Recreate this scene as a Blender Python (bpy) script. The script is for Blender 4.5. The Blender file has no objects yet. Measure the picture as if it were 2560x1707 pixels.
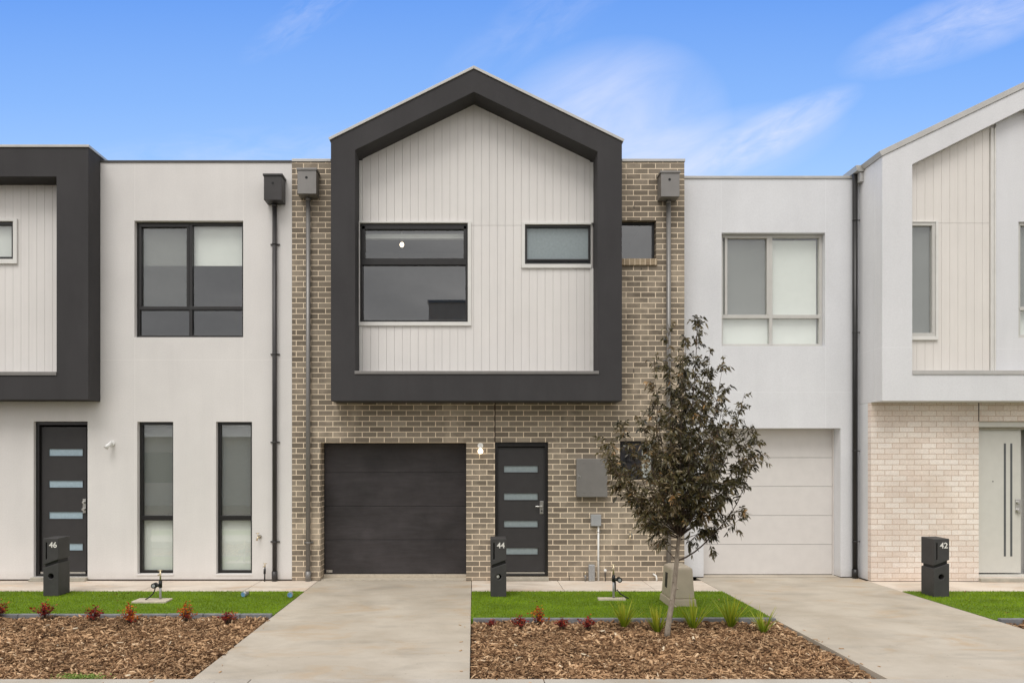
import bpy, bmesh, math, random
import numpy as np
from mathutils import Vector, Matrix
R = math.radians
random.seed(4)
rng = np.random.default_rng(7)
sc = bpy.context.scene
COL = sc.collection
# ------------------------------------------------------------------ survey: photo measurements -> metres
F, CX, CY, CD, CH = 1860.0, 1184.0, 1150.0, 12.0, 1.94
def X(px, Y=0.0): return (px - CX) / F * (CD + Y)
def Z(py, Y=0.0): return CH + (CY - py) / F * (CD + Y)
def G(px, py, z=0.0):
    d = (CH - z) * F / (py - CY)
    return ((px - CX) / F * d, d - CD)
# ------------------------------------------------------------------ mesh builder
class MB:
    def __init__(s): s.v, s.f, s.sm = [], [], []
    def face(s, pts, smooth=False):
        b = len(s.v); s.v += [tuple(p) for p in pts]; s.f.append(tuple(range(b, b + len(pts)))); s.sm.append(smooth)
    def box(s, x0, x1, y0, y1, z0, z1):
        if x0 > x1: x0, x1 = x1, x0
        if y0 > y1: y0, y1 = y1, y0
        if z0 > z1: z0, z1 = z1, z0
        b = len(s.v)
        s.v += [(x0,y0,z0),(x1,y0,z0),(x1,y1,z0),(x0,y1,z0),(x0,y0,z1),(x1,y0,z1),(x1,y1,z1),(x0,y1,z1)]
        for q in ((0,3,2,1),(4,5,6,7),(0,1,5,4),(1,2,6,5),(2,3,7,6),(3,0,4,7)):
            s.f.append(tuple(b+i for i in q)); s.sm.append(False)
        return s
    def hexa(s, p):     # 8 corners, same order as box
        b = len(s.v); s.v += [tuple(q) for q in p]
        for q in ((0,3,2,1),(4,5,6,7),(0,1,5,4),(1,2,6,5),(2,3,7,6),(3,0,4,7)):
            s.f.append(tuple(b+i for i in q)); s.sm.append(False)
        return s
    def prism(s, pts, y0, y1):      # pts in (x,z), counter-clockwise seen from -Y
        n = len(pts); b = len(s.v)
        s.v += [(x, y0, z) for x, z in pts] + [(x, y1, z) for x, z in pts]
        s.f.append(tuple(b+i for i in range(n))); s.sm.append(False)
        s.f.append(tuple(b+n+i for i in reversed(range(n)))); s.sm.append(False)
        for i in range(n):
            j = (i+1) % n
            s.f.append((b+j, b+i, b+n+i, b+n+j)); s.sm.append(False)
        return s
    def ring(s, outer, inner, y0, y1):   # closed ring between two outlines (x,z)
        n = len(outer); b = len(s.v)
        for y in (y0, y1):
            s.v += [(x, y, z) for x, z in outer] + [(x, y, z) for x, z in inner]
        for i in range(n):
            j = (i+1) % n
            o0, o1, i0, i1 = b+i, b+j, b+n+i, b+n+j; k = 2*n
            for q in ((o0,o1,i1,i0),(o1+k,o0+k,i0+k,i1+k),(o1,o0,o0+k,o1+k),(i0,i1,i1+k,i0+k)):
                s.f.append(q); s.sm.append(False)
        return s
    def tube(s, path, rad, n=10, caps=True, smooth=True):
        path = [Vector(p) for p in path]
        rads = rad if isinstance(rad, (list, tuple)) else [rad]*len(path)
        b = len(s.v); up = None
        for i, p in enumerate(path):
            t = (path[min(i+1, len(path)-1)] - path[max(i-1, 0)]).normalized()
            if up is None: up = Vector((0,0,1)) if abs(t.z) < .9 else Vector((0,1,0))
            a = t.cross(up)
            a = a.normalized() if a.length > 1e-5 else Vector((1,0,0))
            c = t.cross(a).normalized(); up = -c if False else up
            for k in range(n):
                w = 2*math.pi*k/n
                s.v.append(tuple(p + (a*math.cos(w) + c*math.sin(w))*rads[i]))
        for i in range(len(path)-1):
            for k in range(n):
                k2 = (k+1) % n
                s.f.append((b+i*n+k, b+i*n+k2, b+(i+1)*n+k2, b+(i+1)*n+k)); s.sm.append(smooth)
        if caps:
            s.f.append(tuple(b+k for k in reversed(range(n)))); s.sm.append(False)
            e = b+(len(path)-1)*n
            s.f.append(tuple(e+k for k in range(n))); s.sm.append(False)
        return s
    def ball(s, c, r, nu=14, nv=9, sz=1.0):
        b = len(s.v)
        for j in range(nv+1):
            th = math.pi*j/nv
            for i in range(nu):
                ph = 2*math.pi*i/nu
                s.v.append((c[0]+r*math.sin(th)*math.cos(ph), c[1]+r*math.sin(th)*math.sin(ph), c[2]+r*sz*math.cos(th)))
        for j in range(nv):
            for i in range(nu):
                i2 = (i+1) % nu
                s.f.append((b+j*nu+i, b+(j+1)*nu+i, b+(j+1)*nu+i2, b+j*nu+i2)); s.sm.append(True)
        return s
    def wall(s, x0, x1, z0, z1, ya, yb, holes):   # holes: (x0,x1,z0,z1)
        xs = sorted({round(a,5) for a in [x0,x1]+[h[i] for h in holes for i in (0,1)] if x0-1e-6 <= a <= x1+1e-6})
        zs = sorted({round(a,5) for a in [z0,z1]+[h[i] for h in holes for i in (2,3)] if z0-1e-6 <= a <= z1+1e-6})
        nx, nz = len(xs)-1, len(zs)-1
        def solid(i, k):
            if i < 0 or k < 0 or i >= nx or k >= nz: return False
            cx, cz = (xs[i]+xs[i+1])/2, (zs[k]+zs[k+1])/2
            return not any(h[0] < cx < h[1] and h[2] < cz < h[3] for h in holes)
        for i in range(nx):
            for k in range(nz):
                if not solid(i, k): continue
                a, b, c, d = xs[i], xs[i+1], zs[k], zs[k+1]
                s.face([(a,ya,c),(b,ya,c),(b,ya,d),(a,ya,d)])
                s.face([(b,yb,c),(a,yb,c),(a,yb,d),(b,yb,d)])
                if not solid(i-1,k): s.face([(a,yb,c),(a,ya,c),(a,ya,d),(a,yb,d)])
                if not solid(i+1,k): s.face([(b,ya,c),(b,yb,c),(b,yb,d),(b,ya,d)])
                if not solid(i,k-1): s.face([(a,yb,c),(b,yb,c),(b,ya,c),(a,ya,c)])
                if not solid(i,k+1): s.face([(a,ya,d),(b,ya,d),(b,yb,d),(a,yb,d)])
        return s
    def strips(s, edges, gap, zb, ztop, holes, ya, yb, joints=()):
        """vertical boards between successive edges; tops follow ztop(x); cut round the holes"""
        for e0, e1 in zip(edges[:-1], edges[1:]):
            a, b = e0+gap/2, e1-gap/2
            cuts = sorted({a, b} | {h[i] for h in holes for i in (0,1) if a < h[i] < b} | ({APEX} if a < APEX < b else set()))
            for c, d in zip(cuts[:-1], cuts[1:]):
                m = (c+d)/2
                segs, cur = [], zb
                hs = sorted([h for h in holes if h[0] < m < h[1]], key=lambda h: h[2])
                for h in hs: segs.append((cur, h[2])); cur = h[3]
                segs.append((cur, None))
                for z0, z1 in segs:
                    parts = []
                    lo = z0
                    for j in joints:
                        if lo < j and (z1 is None or j < z1): parts.append((lo, j-.002)); lo = j+.002
                    parts.append((lo, z1))
                    for p0, p1 in parts:
                        t0, t1 = (ztop(c), ztop(d)) if p1 is None else (p1, p1)
                        if min(t0, t1) - p0 < .01: continue
                        s.hexa([(c,ya,p0),(d,ya,p0),(d,yb,p0),(c,yb,p0),(c,ya,t0),(d,ya,t1),(d,yb,t1),(c,yb,t0)])
        return s
    def build(s, name, mat, parent=None, loc=None, bevel=0, recalc=False, hint=None):
        me = bpy.data.meshes.new(name)
        off = Vector((0,0,0))
        if parent is not None: off = wloc(parent)
        if loc is not None: off = Vector(loc)
        me.from_pydata([(x-off.x, y-off.y, z-off.z) for x, y, z in s.v], [], s.f)
        me.polygons.foreach_set('use_smooth', s.sm)
        if recalc:
            bm = bmesh.new(); bm.from_mesh(me)
            bmesh.ops.remove_doubles(bm, verts=bm.verts, dist=1e-5)
            bmesh.ops.recalc_face_normals(bm, faces=bm.faces); bm.to_mesh(me); bm.free()
        me.update()
        for m in (mat if isinstance(mat, (list, tuple)) else [mat]): me.materials.append(m)
        o = bpy.data.objects.new(name, me); COL.objects.link(o)
        if parent is not None: o.parent = parent; o.location = off - wloc(parent)
        else: o.location = off
        if bevel:
            b = o.modifiers.new('bevel', 'BEVEL'); b.width = bevel; b.segments = 2; b.limit_method = 'ANGLE'; b.angle_limit = R(40)
        return o
def wloc(o):
    v = Vector((0,0,0))
    while o is not None: v += o.location; o = o.parent
    return v
def tag(o, label=None, cat=None, group=None, kind=None):
    if label: o['label'] = label
    if cat: o['category'] = cat
    if group: o['group'] = group
    if kind: o['kind'] = kind
    return o
def thing(name, label, cat, loc, group=None):
    o = bpy.data.objects.new(name, None); COL.objects.link(o); o.location = loc
    o.empty_display_size = .2
    return tag(o, label, cat, group)
def dup(root, loc, rz=0, sc_=1.0, label=None, group=None, cat=None):
    def cp(o, parent):
        c = o.copy(); COL.objects.link(c); c.parent = parent
        for ch in list(o.children): cp(ch, c)
        return c
    r = cp(root, None); r.location = loc; r.rotation_euler = (0,0,rz); r.scale = (sc_,)*3
    if label: r['label'] = label
    if group: r['group'] = group
    return r
def text_obj(txt, size, mat, parent, loc, name='house_number', offset=.0015):
    cu = bpy.data.curves.new(name, 'FONT'); cu.body = txt; cu.size = size; cu.extrude = .002; cu.offset = offset
    cu.align_x = 'CENTER'; cu.align_y = 'CENTER'
    t = bpy.data.objects.new('t', cu); COL.objects.link(t)
    dg = bpy.context.evaluated_depsgraph_get()
    me = bpy.data.meshes.new_from_object(t.evaluated_get(dg)); me.name = name
    bpy.data.objects.remove(t); bpy.data.curves.remove(cu)
    me.materials.clear(); me.materials.append(mat)
    me.transform(Matrix.Rotation(R(90), 4, 'X'))
    o = bpy.data.objects.new(name, me); COL.objects.link(o); o.parent = parent; o.location = loc
    return o
def cut(o, cutter):
    c = cutter.build('c', None if False else M['black'], None, loc=(0,0,0), recalc=True)
    c.parent = o.parent; c.location = (0,0,0)
    m = o.modifiers.new('b', 'BOOLEAN'); m.object = c; m.operation = 'DIFFERENCE'; m.solver = 'EXACT'
    bpy.context.view_layer.update()
    dg = bpy.context.evaluated_depsgraph_get()
    me = bpy.data.meshes.new_from_object(o.evaluated_get(dg)); o.modifiers.clear(); o.data = me
    bpy.data.objects.remove(c)
# ------------------------------------------------------------------ materials
class N:
    def __init__(s, name):
        s.m = bpy.data.materials.new(name); s.m.use_nodes = True; s.t = s.m.node_tree
        s.n = s.t.nodes; s.l = s.t.links; s.b = s.n['Principled BSDF']; s.o = s.n['Material Output']
    def new(s, typ, **kw):
        n = s.n.new(typ)
        for k, v in kw.items(): setattr(n, k, v)
        return n
    def link(s, a, b): s.l.new(a, b)
    def put(s, sock, v):
        if hasattr(v, 'is_linked'): s.l.new(v, sock)
        elif isinstance(v, (tuple, list)) and len(v) == 3 and sock.type == 'RGBA': sock.default_value = (*v, 1)
        else: sock.default_value = v
    def pos(s):
        return s.new('ShaderNodeNewGeometry').outputs['Position']
    def obj(s): return s.new('ShaderNodeTexCoord').outputs['Object']
    def noise(s, vec, scale, detail=3, rough=.55, dist=0):
        n = s.new('ShaderNodeTexNoise'); s.put(n.inputs['Vector'], vec); n.inputs['Scale'].default_value = scale
        n.inputs['Detail'].default_value = detail; n.inputs['Roughness'].default_value = rough; n.inputs['Distortion'].default_value = dist
        return n.outputs['Fac']
    def map(s, vec, scale=(1,1,1), loc=(0,0,0)):
        n = s.new('ShaderNodeMapping'); s.put(n.inputs['Vector'], vec); n.inputs['Scale'].default_value = scale; n.inputs['Location'].default_value = loc
        return n.outputs[0]
    def ramp(s, fac, stops, interp='LINEAR'):
        n = s.new('ShaderNodeValToRGB'); s.put(n.inputs[0], fac); cr = n.color_ramp; cr.interpolation = interp
        while len(cr.elements) < len(stops): cr.elements.new(.5)
        for e, (p, c) in zip(cr.elements, stops):
            e.position = p; e.color = (*c, 1) if isinstance(c, (tuple, list)) else (c, c, c, 1)
        return n.outputs['Color']
    def mix(s, fac, a, b, mode='MIX'):
        n = s.new('ShaderNodeMix', data_type='RGBA', blend_type=mode)
        s.put(n.inputs['Factor'], fac); s.put(n.inputs['A'] if False else n.inputs[6], a); s.put(n.inputs[7], b)
        return n.outputs[2]
    def math(s, op, a, b=0.0, c=None, clamp=False):
        n = s.new('ShaderNodeMath', operation=op, use_clamp=clamp); s.put(n.inputs[0], a); s.put(n.inputs[1], b)
        if c is not None: s.put(n.inputs[2], c)
        return n.outputs[0]
    def sep(s, vec):
        n = s.new('ShaderNodeSeparateXYZ'); s.put(n.inputs[0], vec); return n.outputs
    def comb(s, x, y, z=0.0):
        n = s.new('ShaderNodeCombineXYZ'); s.put(n.inputs[0], x); s.put(n.inputs[1], y); s.put(n.inputs[2], z); return n.outputs[0]
    def bump(s, h, strength=.3, dist=.01, normal=None):
        n = s.new('ShaderNodeBump'); s.put(n.inputs['Height'], h); n.inputs['Strength'].default_value = strength; n.inputs['Distance'].default_value = dist
        if normal is not None: s.put(n.inputs['Normal'], normal)
        s.link(n.outputs[0], s.b.inputs['Normal']); return n.outputs[0]
    def set(s, color=None, rough=.6, metal=0.0, spec=.5):
        if color is not None: s.put(s.b.inputs['Base Color'], color)
        s.put(s.b.inputs['Roughness'], rough); s.put(s.b.inputs['Metallic'], metal)
        s.b.inputs['Specular IOR Level'].default_value = spec
        return s.m
M = {}
def plain(name, col, rough=.55, metal=0.0, var=.08, scale=6, bump=0, bscale=200, spec=.4):
    k = N(name); p = k.obj()
    f = k.noise(p, scale, 4)
    c = k.mix(1.0, col, k.ramp(f, [(.3, 1-var), (.7, 1+var)]), 'MULTIPLY')
    if bump: k.bump(k.noise(p, bscale, 3), bump, .004)
    M[name] = k.set(c, rough, metal, spec); return M[name]
def stucco(name, col, lines_z=(), lines_x=(), var=.045, bump=.25, stain=.10):
    k = N(name); p = k.pos(); x, y, z = k.sep(p)
    big = k.noise(p, .9, 5, .6)
    streak = k.noise(k.map(p, (2.2, 2.2, .35)), 1.6, 5, .65)
    fine = k.noise(p, 55, 4, .7)
    c = k.mix(1.0, col, k.ramp(big, [(.3, 1-var), (.7, 1+var)]), 'MULTIPLY')
    c = k.mix(1.0, c, k.ramp(streak, [(.35, 1-stain*.35), (.6, 1.0)]), 'MULTIPLY')
    c = k.mix(1.0, c, k.ramp(fine, [(.3, .95), (.7, 1.04)]), 'MULTIPLY')
    # faint patched panel joints in the coating
    tot = None
    for lz in lines_z:
        d = k.math('ABSOLUTE', k.math('SUBTRACT', z, lz)); t = k.math('LESS_THAN', d, .006)
        tot = t if tot is None else k.math('MAXIMUM', tot, t)
    for lx in lines_x:
        d = k.math('ABSOLUTE', k.math('SUBTRACT', x, lx)); t = k.math('LESS_THAN', d, .006)
        tot = t if tot is None else k.math('MAXIMUM', tot, t)
    if tot is not None: c = k.mix(k.math('MULTIPLY', tot, .35), c, tuple(min(1, a*1.16) for a in col))
    # splash dirt just above the paving
    dirt = k.math('MULTIPLY', k.ramp(z, [(.0, 1.0), (.16, 0.0)]), k.noise(p, 9, 4))
    c = k.mix(k.math('MULTIPLY', dirt, .45), c, (.36, .30, .24))
    k.bump(k.noise(p, 170, 3, .7), bump, .004)
    M[name] = k.set(c, .88, 0, .25); return M[name]
def brick(name, stops, mortar, ox, oz, bw=.2365, rh=.0866, ms=.0062, bump=.45, flat=False, rough_edge=.0):
    k = N(name); p = k.pos(); x, y, z = k.sep(p)
    u = k.math('ADD', k.math('ADD', x, y), -ox); v = k.math('ADD', z, -oz)
    if rough_edge:
        nz = k.noise(p, 14, 2)
        v = k.math('ADD', v, k.math('MULTIPLY', k.math('SUBTRACT', nz, .5), rough_edge))
        nz2 = k.noise(k.map(p, loc=(3, 5, 9)), 16, 2)
        u = k.math('ADD', u, k.math('MULTIPLY', k.math('SUBTRACT', nz2, .5), rough_edge))
    b = k.new('ShaderNodeTexBrick', offset=.5, offset_frequency=2, squash=1.0)
    k.put(b.inputs['Vector'], k.comb(u, v, 0.0))
    for nm, val in (('Scale', 1.0), ('Mortar Size', ms), ('Mortar Smooth', .15), ('Bias', 0.0), ('Brick Width', bw), ('Row Height', rh)): b.inputs[nm].default_value = val
    b.inputs['Color1'].default_value = (0,0,0,1); b.inputs['Color2'].default_value = (1,1,1,1); b.inputs['Mortar'].default_value = (.5,.5,.5,1)
    c = k.ramp(b.outputs['Color'], stops)
    tex = k.noise(k.map(p, (1, 1, 2.5)), 38, 5, .7)
    c = k.mix(1.0, c, k.ramp(tex, [(.3, .82), (.7, 1.16)]), 'MULTIPLY')
    patch = k.noise(p, .8, 4)
    c = k.mix(1.0, c, k.ramp(patch, [(.35, .90), (.65, 1.10)]), 'MULTIPLY')
    mc = k.mix(1.0, mortar, k.ramp(k.noise(p, 60, 3), [(.3, .85), (.7, 1.1)]), 'MULTIPLY')
    c = k.mix(b.outputs['Fac'], c, mc)
    # lime bloom left on the brickwork
    bloom = k.math('MULTIPLY', k.ramp(k.noise(k.map(p, loc=(9,2,4)), 1.3, 4, .6), [(.54, 0.0), (.72, 1.0)]), .36)
    c = k.mix(bloom, c, tuple(min(1, a*1.02) for a in mortar))
    dirt = k.math('MULTIPLY', k.ramp(z, [(.0, 1.0), (.22, 0.0)]), k.noise(p, 8, 4)); c = k.mix(k.math('MULTIPLY', dirt, .55), c, (.50,.40,.29))
    h = k.math('ADD', k.math('MULTIPLY', k.math('SUBTRACT', 1.0, b.outputs['Fac']), 1.0), k.math('MULTIPLY', tex, .35))
    k.bump(h, bump, .006)
    M[name] = k.set(c, .92, 0, .2); return M[name]
Zs = 2.3
stucco('render_warm', (.74, .718, .70), lines_z=(Z(899),), lines_x=(X(337), X(608)))
stucco('render_cool', (.735, .745, .77), lines_z=(Z(980,.32),), lines_x=(X(1803,.32), X(2064,.32)))
stucco('render_bay', (.735, .74, .76), lines_z=(Z(868,-.43),), var=.03)
stucco('render_dark', (.056, .054, .056), var=.10, bump=.35, stain=.25)
brick('brick_taupe', [(0,(.175,.145,.113)),(.25,(.218,.184,.143)),(.6,(.250,.210,.164)),(.85,(.285,.24,.187)),(1,(.33,.282,.222))], (.86,.72,.545), X(730)-.05, Z(1106)-.002, ms=.0064)
brick('brick_cream', [(0,(.79,.68,.60)),(.25,(.815,.715,.635)),(.6,(.84,.75,.675)),(1,(.87,.795,.73))], (.64,.49,.385), X(2178,-.1), Z(1053,-.1), ms=.0045, bump=.9, rough_edge=.012)
# on-edge sill bricks
k = N('brick_sill'); p = k.pos(); x, y, z = k.sep(p)
fr = k.math('FRACT', k.math('MULTIPLY', x, 1/.0835)); mo = k.math('LESS_THAN', fr, .13)
idn = k.new('ShaderNodeTexWhiteNoise', noise_dimensions='1D'); k.put(idn.inputs['W'], k.math('FLOOR', k.math('MULTIPLY', x, 1/.0835)))
c = k.ramp(idn.outputs['Value'], [(0,(.27,.20,.13)),(1,(.44,.35,.24))])
c = k.mix(1.0, c, k.ramp(k.noise(p, 40, 4), [(.3,.8),(.7,1.15)]), 'MULTIPLY')
k.bump(k.noise(p, 90, 3), .4, .004); M['brick_sill'] = k.set(k.mix(mo, c, (.66,.55,.40)), .9)
# weatherboard paint
for nm, col in (('board_white', (.77,.745,.72)), ('board_cream', (.765,.73,.69))):
    k = N(nm); p = k.pos()
    c = k.mix(1.0, col, k.ramp(k.noise(p, 1.1, 4), [(.3,.965),(.7,1.035)]), 'MULTIPLY')
    c = k.mix(1.0, c, k.ramp(k.noise(k.map(p,(9,9,.5)), 2, 4), [(.3,.965),(.6,1.0)]), 'MULTIPLY')
    k.bump(k.noise(k.map(p,(1,1,.15)), 120, 3), .08, .003)
    M[nm] = k.set(c, .6, 0, .35)
plain('board_gap', (.55,.53,.51), .9)
plain('trim_white', (.74,.73,.70), .45, var=.04)
plain('frame_black', (.016,.015,.015), .32, var=.15, spec=.5)
plain('frame_pale', (.56,.55,.52), .4, var=.04)
plain('metal_grey', (.235,.225,.215), .42, metal=.35, var=.06, bump=.1, bscale=60)
plain('metal_dark', (.05,.047,.047), .4, metal=.2, var=.1)
plain('metal_light', (.50,.49,.47), .42, metal=.3, var=.06)
plain('pipe_black', (.022,.021,.021), .35, var=.15)
plain('flash_dark', (.085,.082,.08), .45, metal=.3, var=.1)
plain('steel', (.62,.61,.59), .28, metal=.9, var=.05)
plain('brass', (.62,.52,.36), .35, metal=.85, var=.15)
plain('galv', (.42,.43,.44), .45, metal=.5, var=.15, scale=30)
plain('pvc_white', (.78,.78,.76), .45, var=.03)
plain('pvc_grey', (.34,.35,.36), .5, var=.05)
plain('black', (.008,.008,.008), .6, var=.1)
plain('plaster', (.62,.61,.59), .9, var=.03)
plain('blind', (.80,.80,.77), .85, var=.02)
plain('blind_pale', (.88,.88,.85), .85, var=.02)
plain('door_dark', (.040,.038,.039), .5, var=.08, bump=.15, bscale=300)
plain('door_pale', (.62,.61,.565), .5, var=.03)
plain('garage_pale', (.69,.665,.645), .6, var=.03, bump=.12, bscale=160)
plain('groove_dark', (.10,.105,.11), .35, var=.1)
plain('letterbox_grey', (.050,.048,.048), .62, var=.15, bump=.35, bscale=160)
plain('number_white', (.82,.80,.76), .5, var=.02)
plain('kiosk_tan', (.43,.37,.285), .6, var=.07, bump=.2, bscale=120)
plain('hose_black', (.012,.012,.012), .4, var=.2)
plain('lens_blue', (.16,.33,.55), .15, var=.5, scale=25)
plain('paver', (.52,.46,.37), .85, var=.12, scale=20, bump=.3, bscale=90)
plain('step_concrete', (.40,.37,.31), .85, var=.14, scale=9, bump=.3, bscale=80)
plain('sealant', (.05,.03,.022), .8, var=.1)
plain('roof_sheet', (.30,.30,.295), .4, metal=.4, var=.05)
plain('edging_grey', (.20,.205,.215), .8, var=.2, scale=14, bump=.3, bscale=90)
plain('asphalt', (.05,.05,.05), .9, var=.15, scale=20, bump=.4, bscale=150)
plain('street_render', (.80,.60,.42), .85, var=.08)
plain('pale_fill', (.75,.73,.68), .7, var=.1)
# frosted lite in the doors and the small bathroom window
for nm, col, r in (('frosted_blue', (.36,.47,.54), .22), ('frosted_grey', (.26,.31,.325), .25)):
    k = N(nm); p = k.obj()
    c = k.mix(1.0, col, k.ramp(k.noise(p, 25, 3), [(.3,.93),(.7,1.06)]), 'MULTIPLY')
    k.bump(k.noise(p, 220, 2), .08, .002); M[nm] = k.set(c, r, 0, .6)
# timber-look dark garage door
k = N('garage_dark'); p = k.pos()
g1 = k.noise(k.map(p, (.8, 1, 6)), 2.0, 6, .72, .9); g2 = k.noise(p, 1.5, 4)
c = k.ramp(g1, [(.3,(.028,.024,.025)),(.55,(.036,.032,.034)),(.75,(.046,.041,.043))])
c = k.mix(1.0, c, k.ramp(g2, [(.3,.7),(.7,1.6)]), 'MULTIPLY')
k.bump(g1, .08, .003); M['garage_dark'] = k.set(c, .48, 0, .45)
# concrete, with broom texture, blotches and stains
def concrete(name, a, b, stain):
    k = N(name); p = k.pos()
    f = k.noise(p, 1.1, 6, .62, .4)
    c = k.mix(k.ramp(f, [(.35,0.0),(.65,1.0)]), a, b)
    rust = k.ramp(k.noise(k.map(p, (.8, 1.6, 1), (4, 1, 0)), 1.4, 5, .65, .8), [(.54,0.0),(.75,1.0)])
    c = k.mix(k.math('MULTIPLY', rust, .75), c, stain)
    grey = k.ramp(k.noise(k.map(p, (1.0, 2.2, 1), (14, 3, 0)), 1.0, 6, .65, .6), [(.5,0.0),(.72,1.0)])
    c = k.mix(k.math('MULTIPLY', grey, .5), c, (.30,.27,.225))
    sp = k.ramp(k.noise(p, 110, 3, .8), [(.3,.90),(.7,1.08)]); c = k.mix(1.0, c, sp, 'MULTIPLY')
    v = k.new('ShaderNodeTexVoronoi'); k.put(v.inputs['Vector'], p); v.inputs['Scale'].default_value = 7
    speck = k.math('LESS_THAN', v.outputs['Distance'], .055); c = k.mix(k.math('MULTIPLY', speck, .5), c, (.16,.12,.08))
    k.bump(k.noise(k.map(p, (1, 6, 1)), 70, 4, .7), .25, .004)
    M[name] = k.set(c, .85, 0, .3)
concrete('concrete_drive', (.435,.38,.305), (.535,.48,.40), (.47,.34,.21))
concrete('concrete_path', (.62,.53,.44), (.74,.66,.57), (.64,.44,.28))
concrete('concrete_foot', (.44,.40,.34), (.50,.46,.40), (.42,.33,.23))
# lawn base + blades, soil, chips, leaves: per-blade random tone attribute
def toned(name, stops, rough=.6, trans=0.0, spec=.3, patch=None):
    k = N(name); a = k.new('ShaderNodeAttribute', attribute_name='tone')
    c = k.ramp(a.outputs['Fac'], stops)
    if patch: c = k.mix(1.0, c, k.ramp(k.noise(k.map(k.pos(), (1,1.8,1)), patch[0], 4), [(.35, patch[1]), (.65, patch[2])]), 'MULTIPLY')
    m = k.set(c, rough, 0, spec)
    if trans:
        t = k.new('ShaderNodeBsdfTranslucent'); k.put(t.inputs[0], c); mx = k.new('ShaderNodeMixShader'); mx.inputs[0].default_value = trans
        k.link(k.b.outputs[0], mx.inputs[1]); k.link(t.outputs[0], mx.inputs[2]); k.link(mx.outputs[0], k.o.inputs[0])
    M[name] = m
toned('grass_blade', [(0,(.11,.18,.003)),(.4,(.20,.32,.004)),(.75,(.29,.42,.006)),(1,(.42,.50,.03))], .5, .25, patch=(1.3,.70,1.18))
k = N('lawn_base'); p = k.pos(); M['lawn_base'] = k.set(k.ramp(k.noise(p, 30, 4), [(.3,(.07,.13,.004)),(.7,(.15,.25,.008))]), .9)
toned('chip', [(0,(.055,.028,.016)),(.22,(.18,.098,.050)),(.55,(.42,.255,.138)),(.85,(.68,.455,.265)),(.97,(.74,.55,.36)),(1,(.80,.68,.50))], .85, 0, .15, patch=(1.3,.75,1.1))
k = N('soil'); p = k.pos(); M['soil'] = k.set(k.ramp(k.noise(p, 45, 6, .75), [(.3,(.05,.028,.015)),(.55,(.16,.095,.052)),(.75,(.30,.19,.11))]), .95); k.bump(k.noise(p, 60, 5, .8), .9, .02)
toned('tree_leaf', [(0,(.016,.014,.006)),(.3,(.062,.055,.017)),(.55,(.135,.112,.042)),(.78,(.19,.135,.070)),(.93,(.29,.235,.14)),(1,(.42,.24,.09))], .36, .25, .6)
toned('red_leaf', [(0,(.075,.006,.012)),(.4,(.22,.015,.018)),(.7,(.42,.04,.018)),(1,(.75,.24,.02))], .45, .25)
toned('strap_leaf', [(0,(.06,.12,.012)),(.45,(.24,.33,.02)),(.8,(.50,.53,.05)),(1,(.66,.55,.09))], .45, .25)
toned('weed_leaf', [(0,(.14,.24,.04)),(1,(.38,.50,.13))], .6, .25)
toned('dead_leaf', [(0,(.10,.04,.02)),(1,(.30,.16,.06))], .8)
k = N('bark'); p = k.obj(); f = k.noise(k.map(p,(1,1,.35)), 34, 5, .7)
c = k.ramp(f, [(.3,(.20,.165,.13)),(.6,(.36,.31,.25)),(.8,(.46,.41,.34))]); k.bump(f, .5, .006); M['bark'] = k.set(c, .85, 0, .2)
plain('twig', (.085,.06,.045), .8, var=.2)
# window glass: mostly mirror of the bright sky over a dim room
k = N('glass'); k.n.remove(k.b)
tr = k.new('ShaderNodeBsdfTransparent'); tr.inputs[0].default_value = (.90,.93,.91,1)
gl = k.new('ShaderNodeBsdfGlossy'); gl.inputs['Color'].default_value = (.95,.97,1,1); gl.inputs['Roughness'].default_value = .015
lw = k.new('ShaderNodeLayerWeight'); lw.inputs[0].default_value = .5
fc = k.math('ADD', k.math('MULTIPLY', k.math('POWER', lw.outputs['Facing'], 5.0), .86), .14)
mx = k.new('ShaderNodeMixShader'); k.link(fc, mx.inputs[0]); k.link(tr.outputs[0], mx.inputs[1]); k.link(gl.outputs[0], mx.inputs[2]); k.link(mx.outputs[0], k.o.inputs[0]); M['glass'] = k.m
k = N('fly_screen'); k.n.remove(k.b)
tr = k.new('ShaderNodeBsdfTransparent'); df = k.new('ShaderNodeBsdfDiffuse'); df.inputs[0].default_value = (.16,.16,.155,1)
mx = k.new('ShaderNodeMixShader'); mx.inputs[0].default_value = .55; k.link(tr.outputs[0], mx.inputs[1]); k.link(df.outputs[0], mx.inputs[2]); k.link(mx.outputs[0], k.o.inputs[0]); M['fly_screen'] = k.m
def lamp_mat(name, col, st):
    k = N(name); e = k.new('ShaderNodeEmission'); e.inputs[0].default_value = (*col, 1); e.inputs[1].default_value = st
    k.link(e.outputs[0], k.o.inputs[0]); M[name] = k.m
lamp_mat('bulb_warm', (1,.80,.58), 5); lamp_mat('globe_lit', (1,.80,.58), 3.2)
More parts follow.
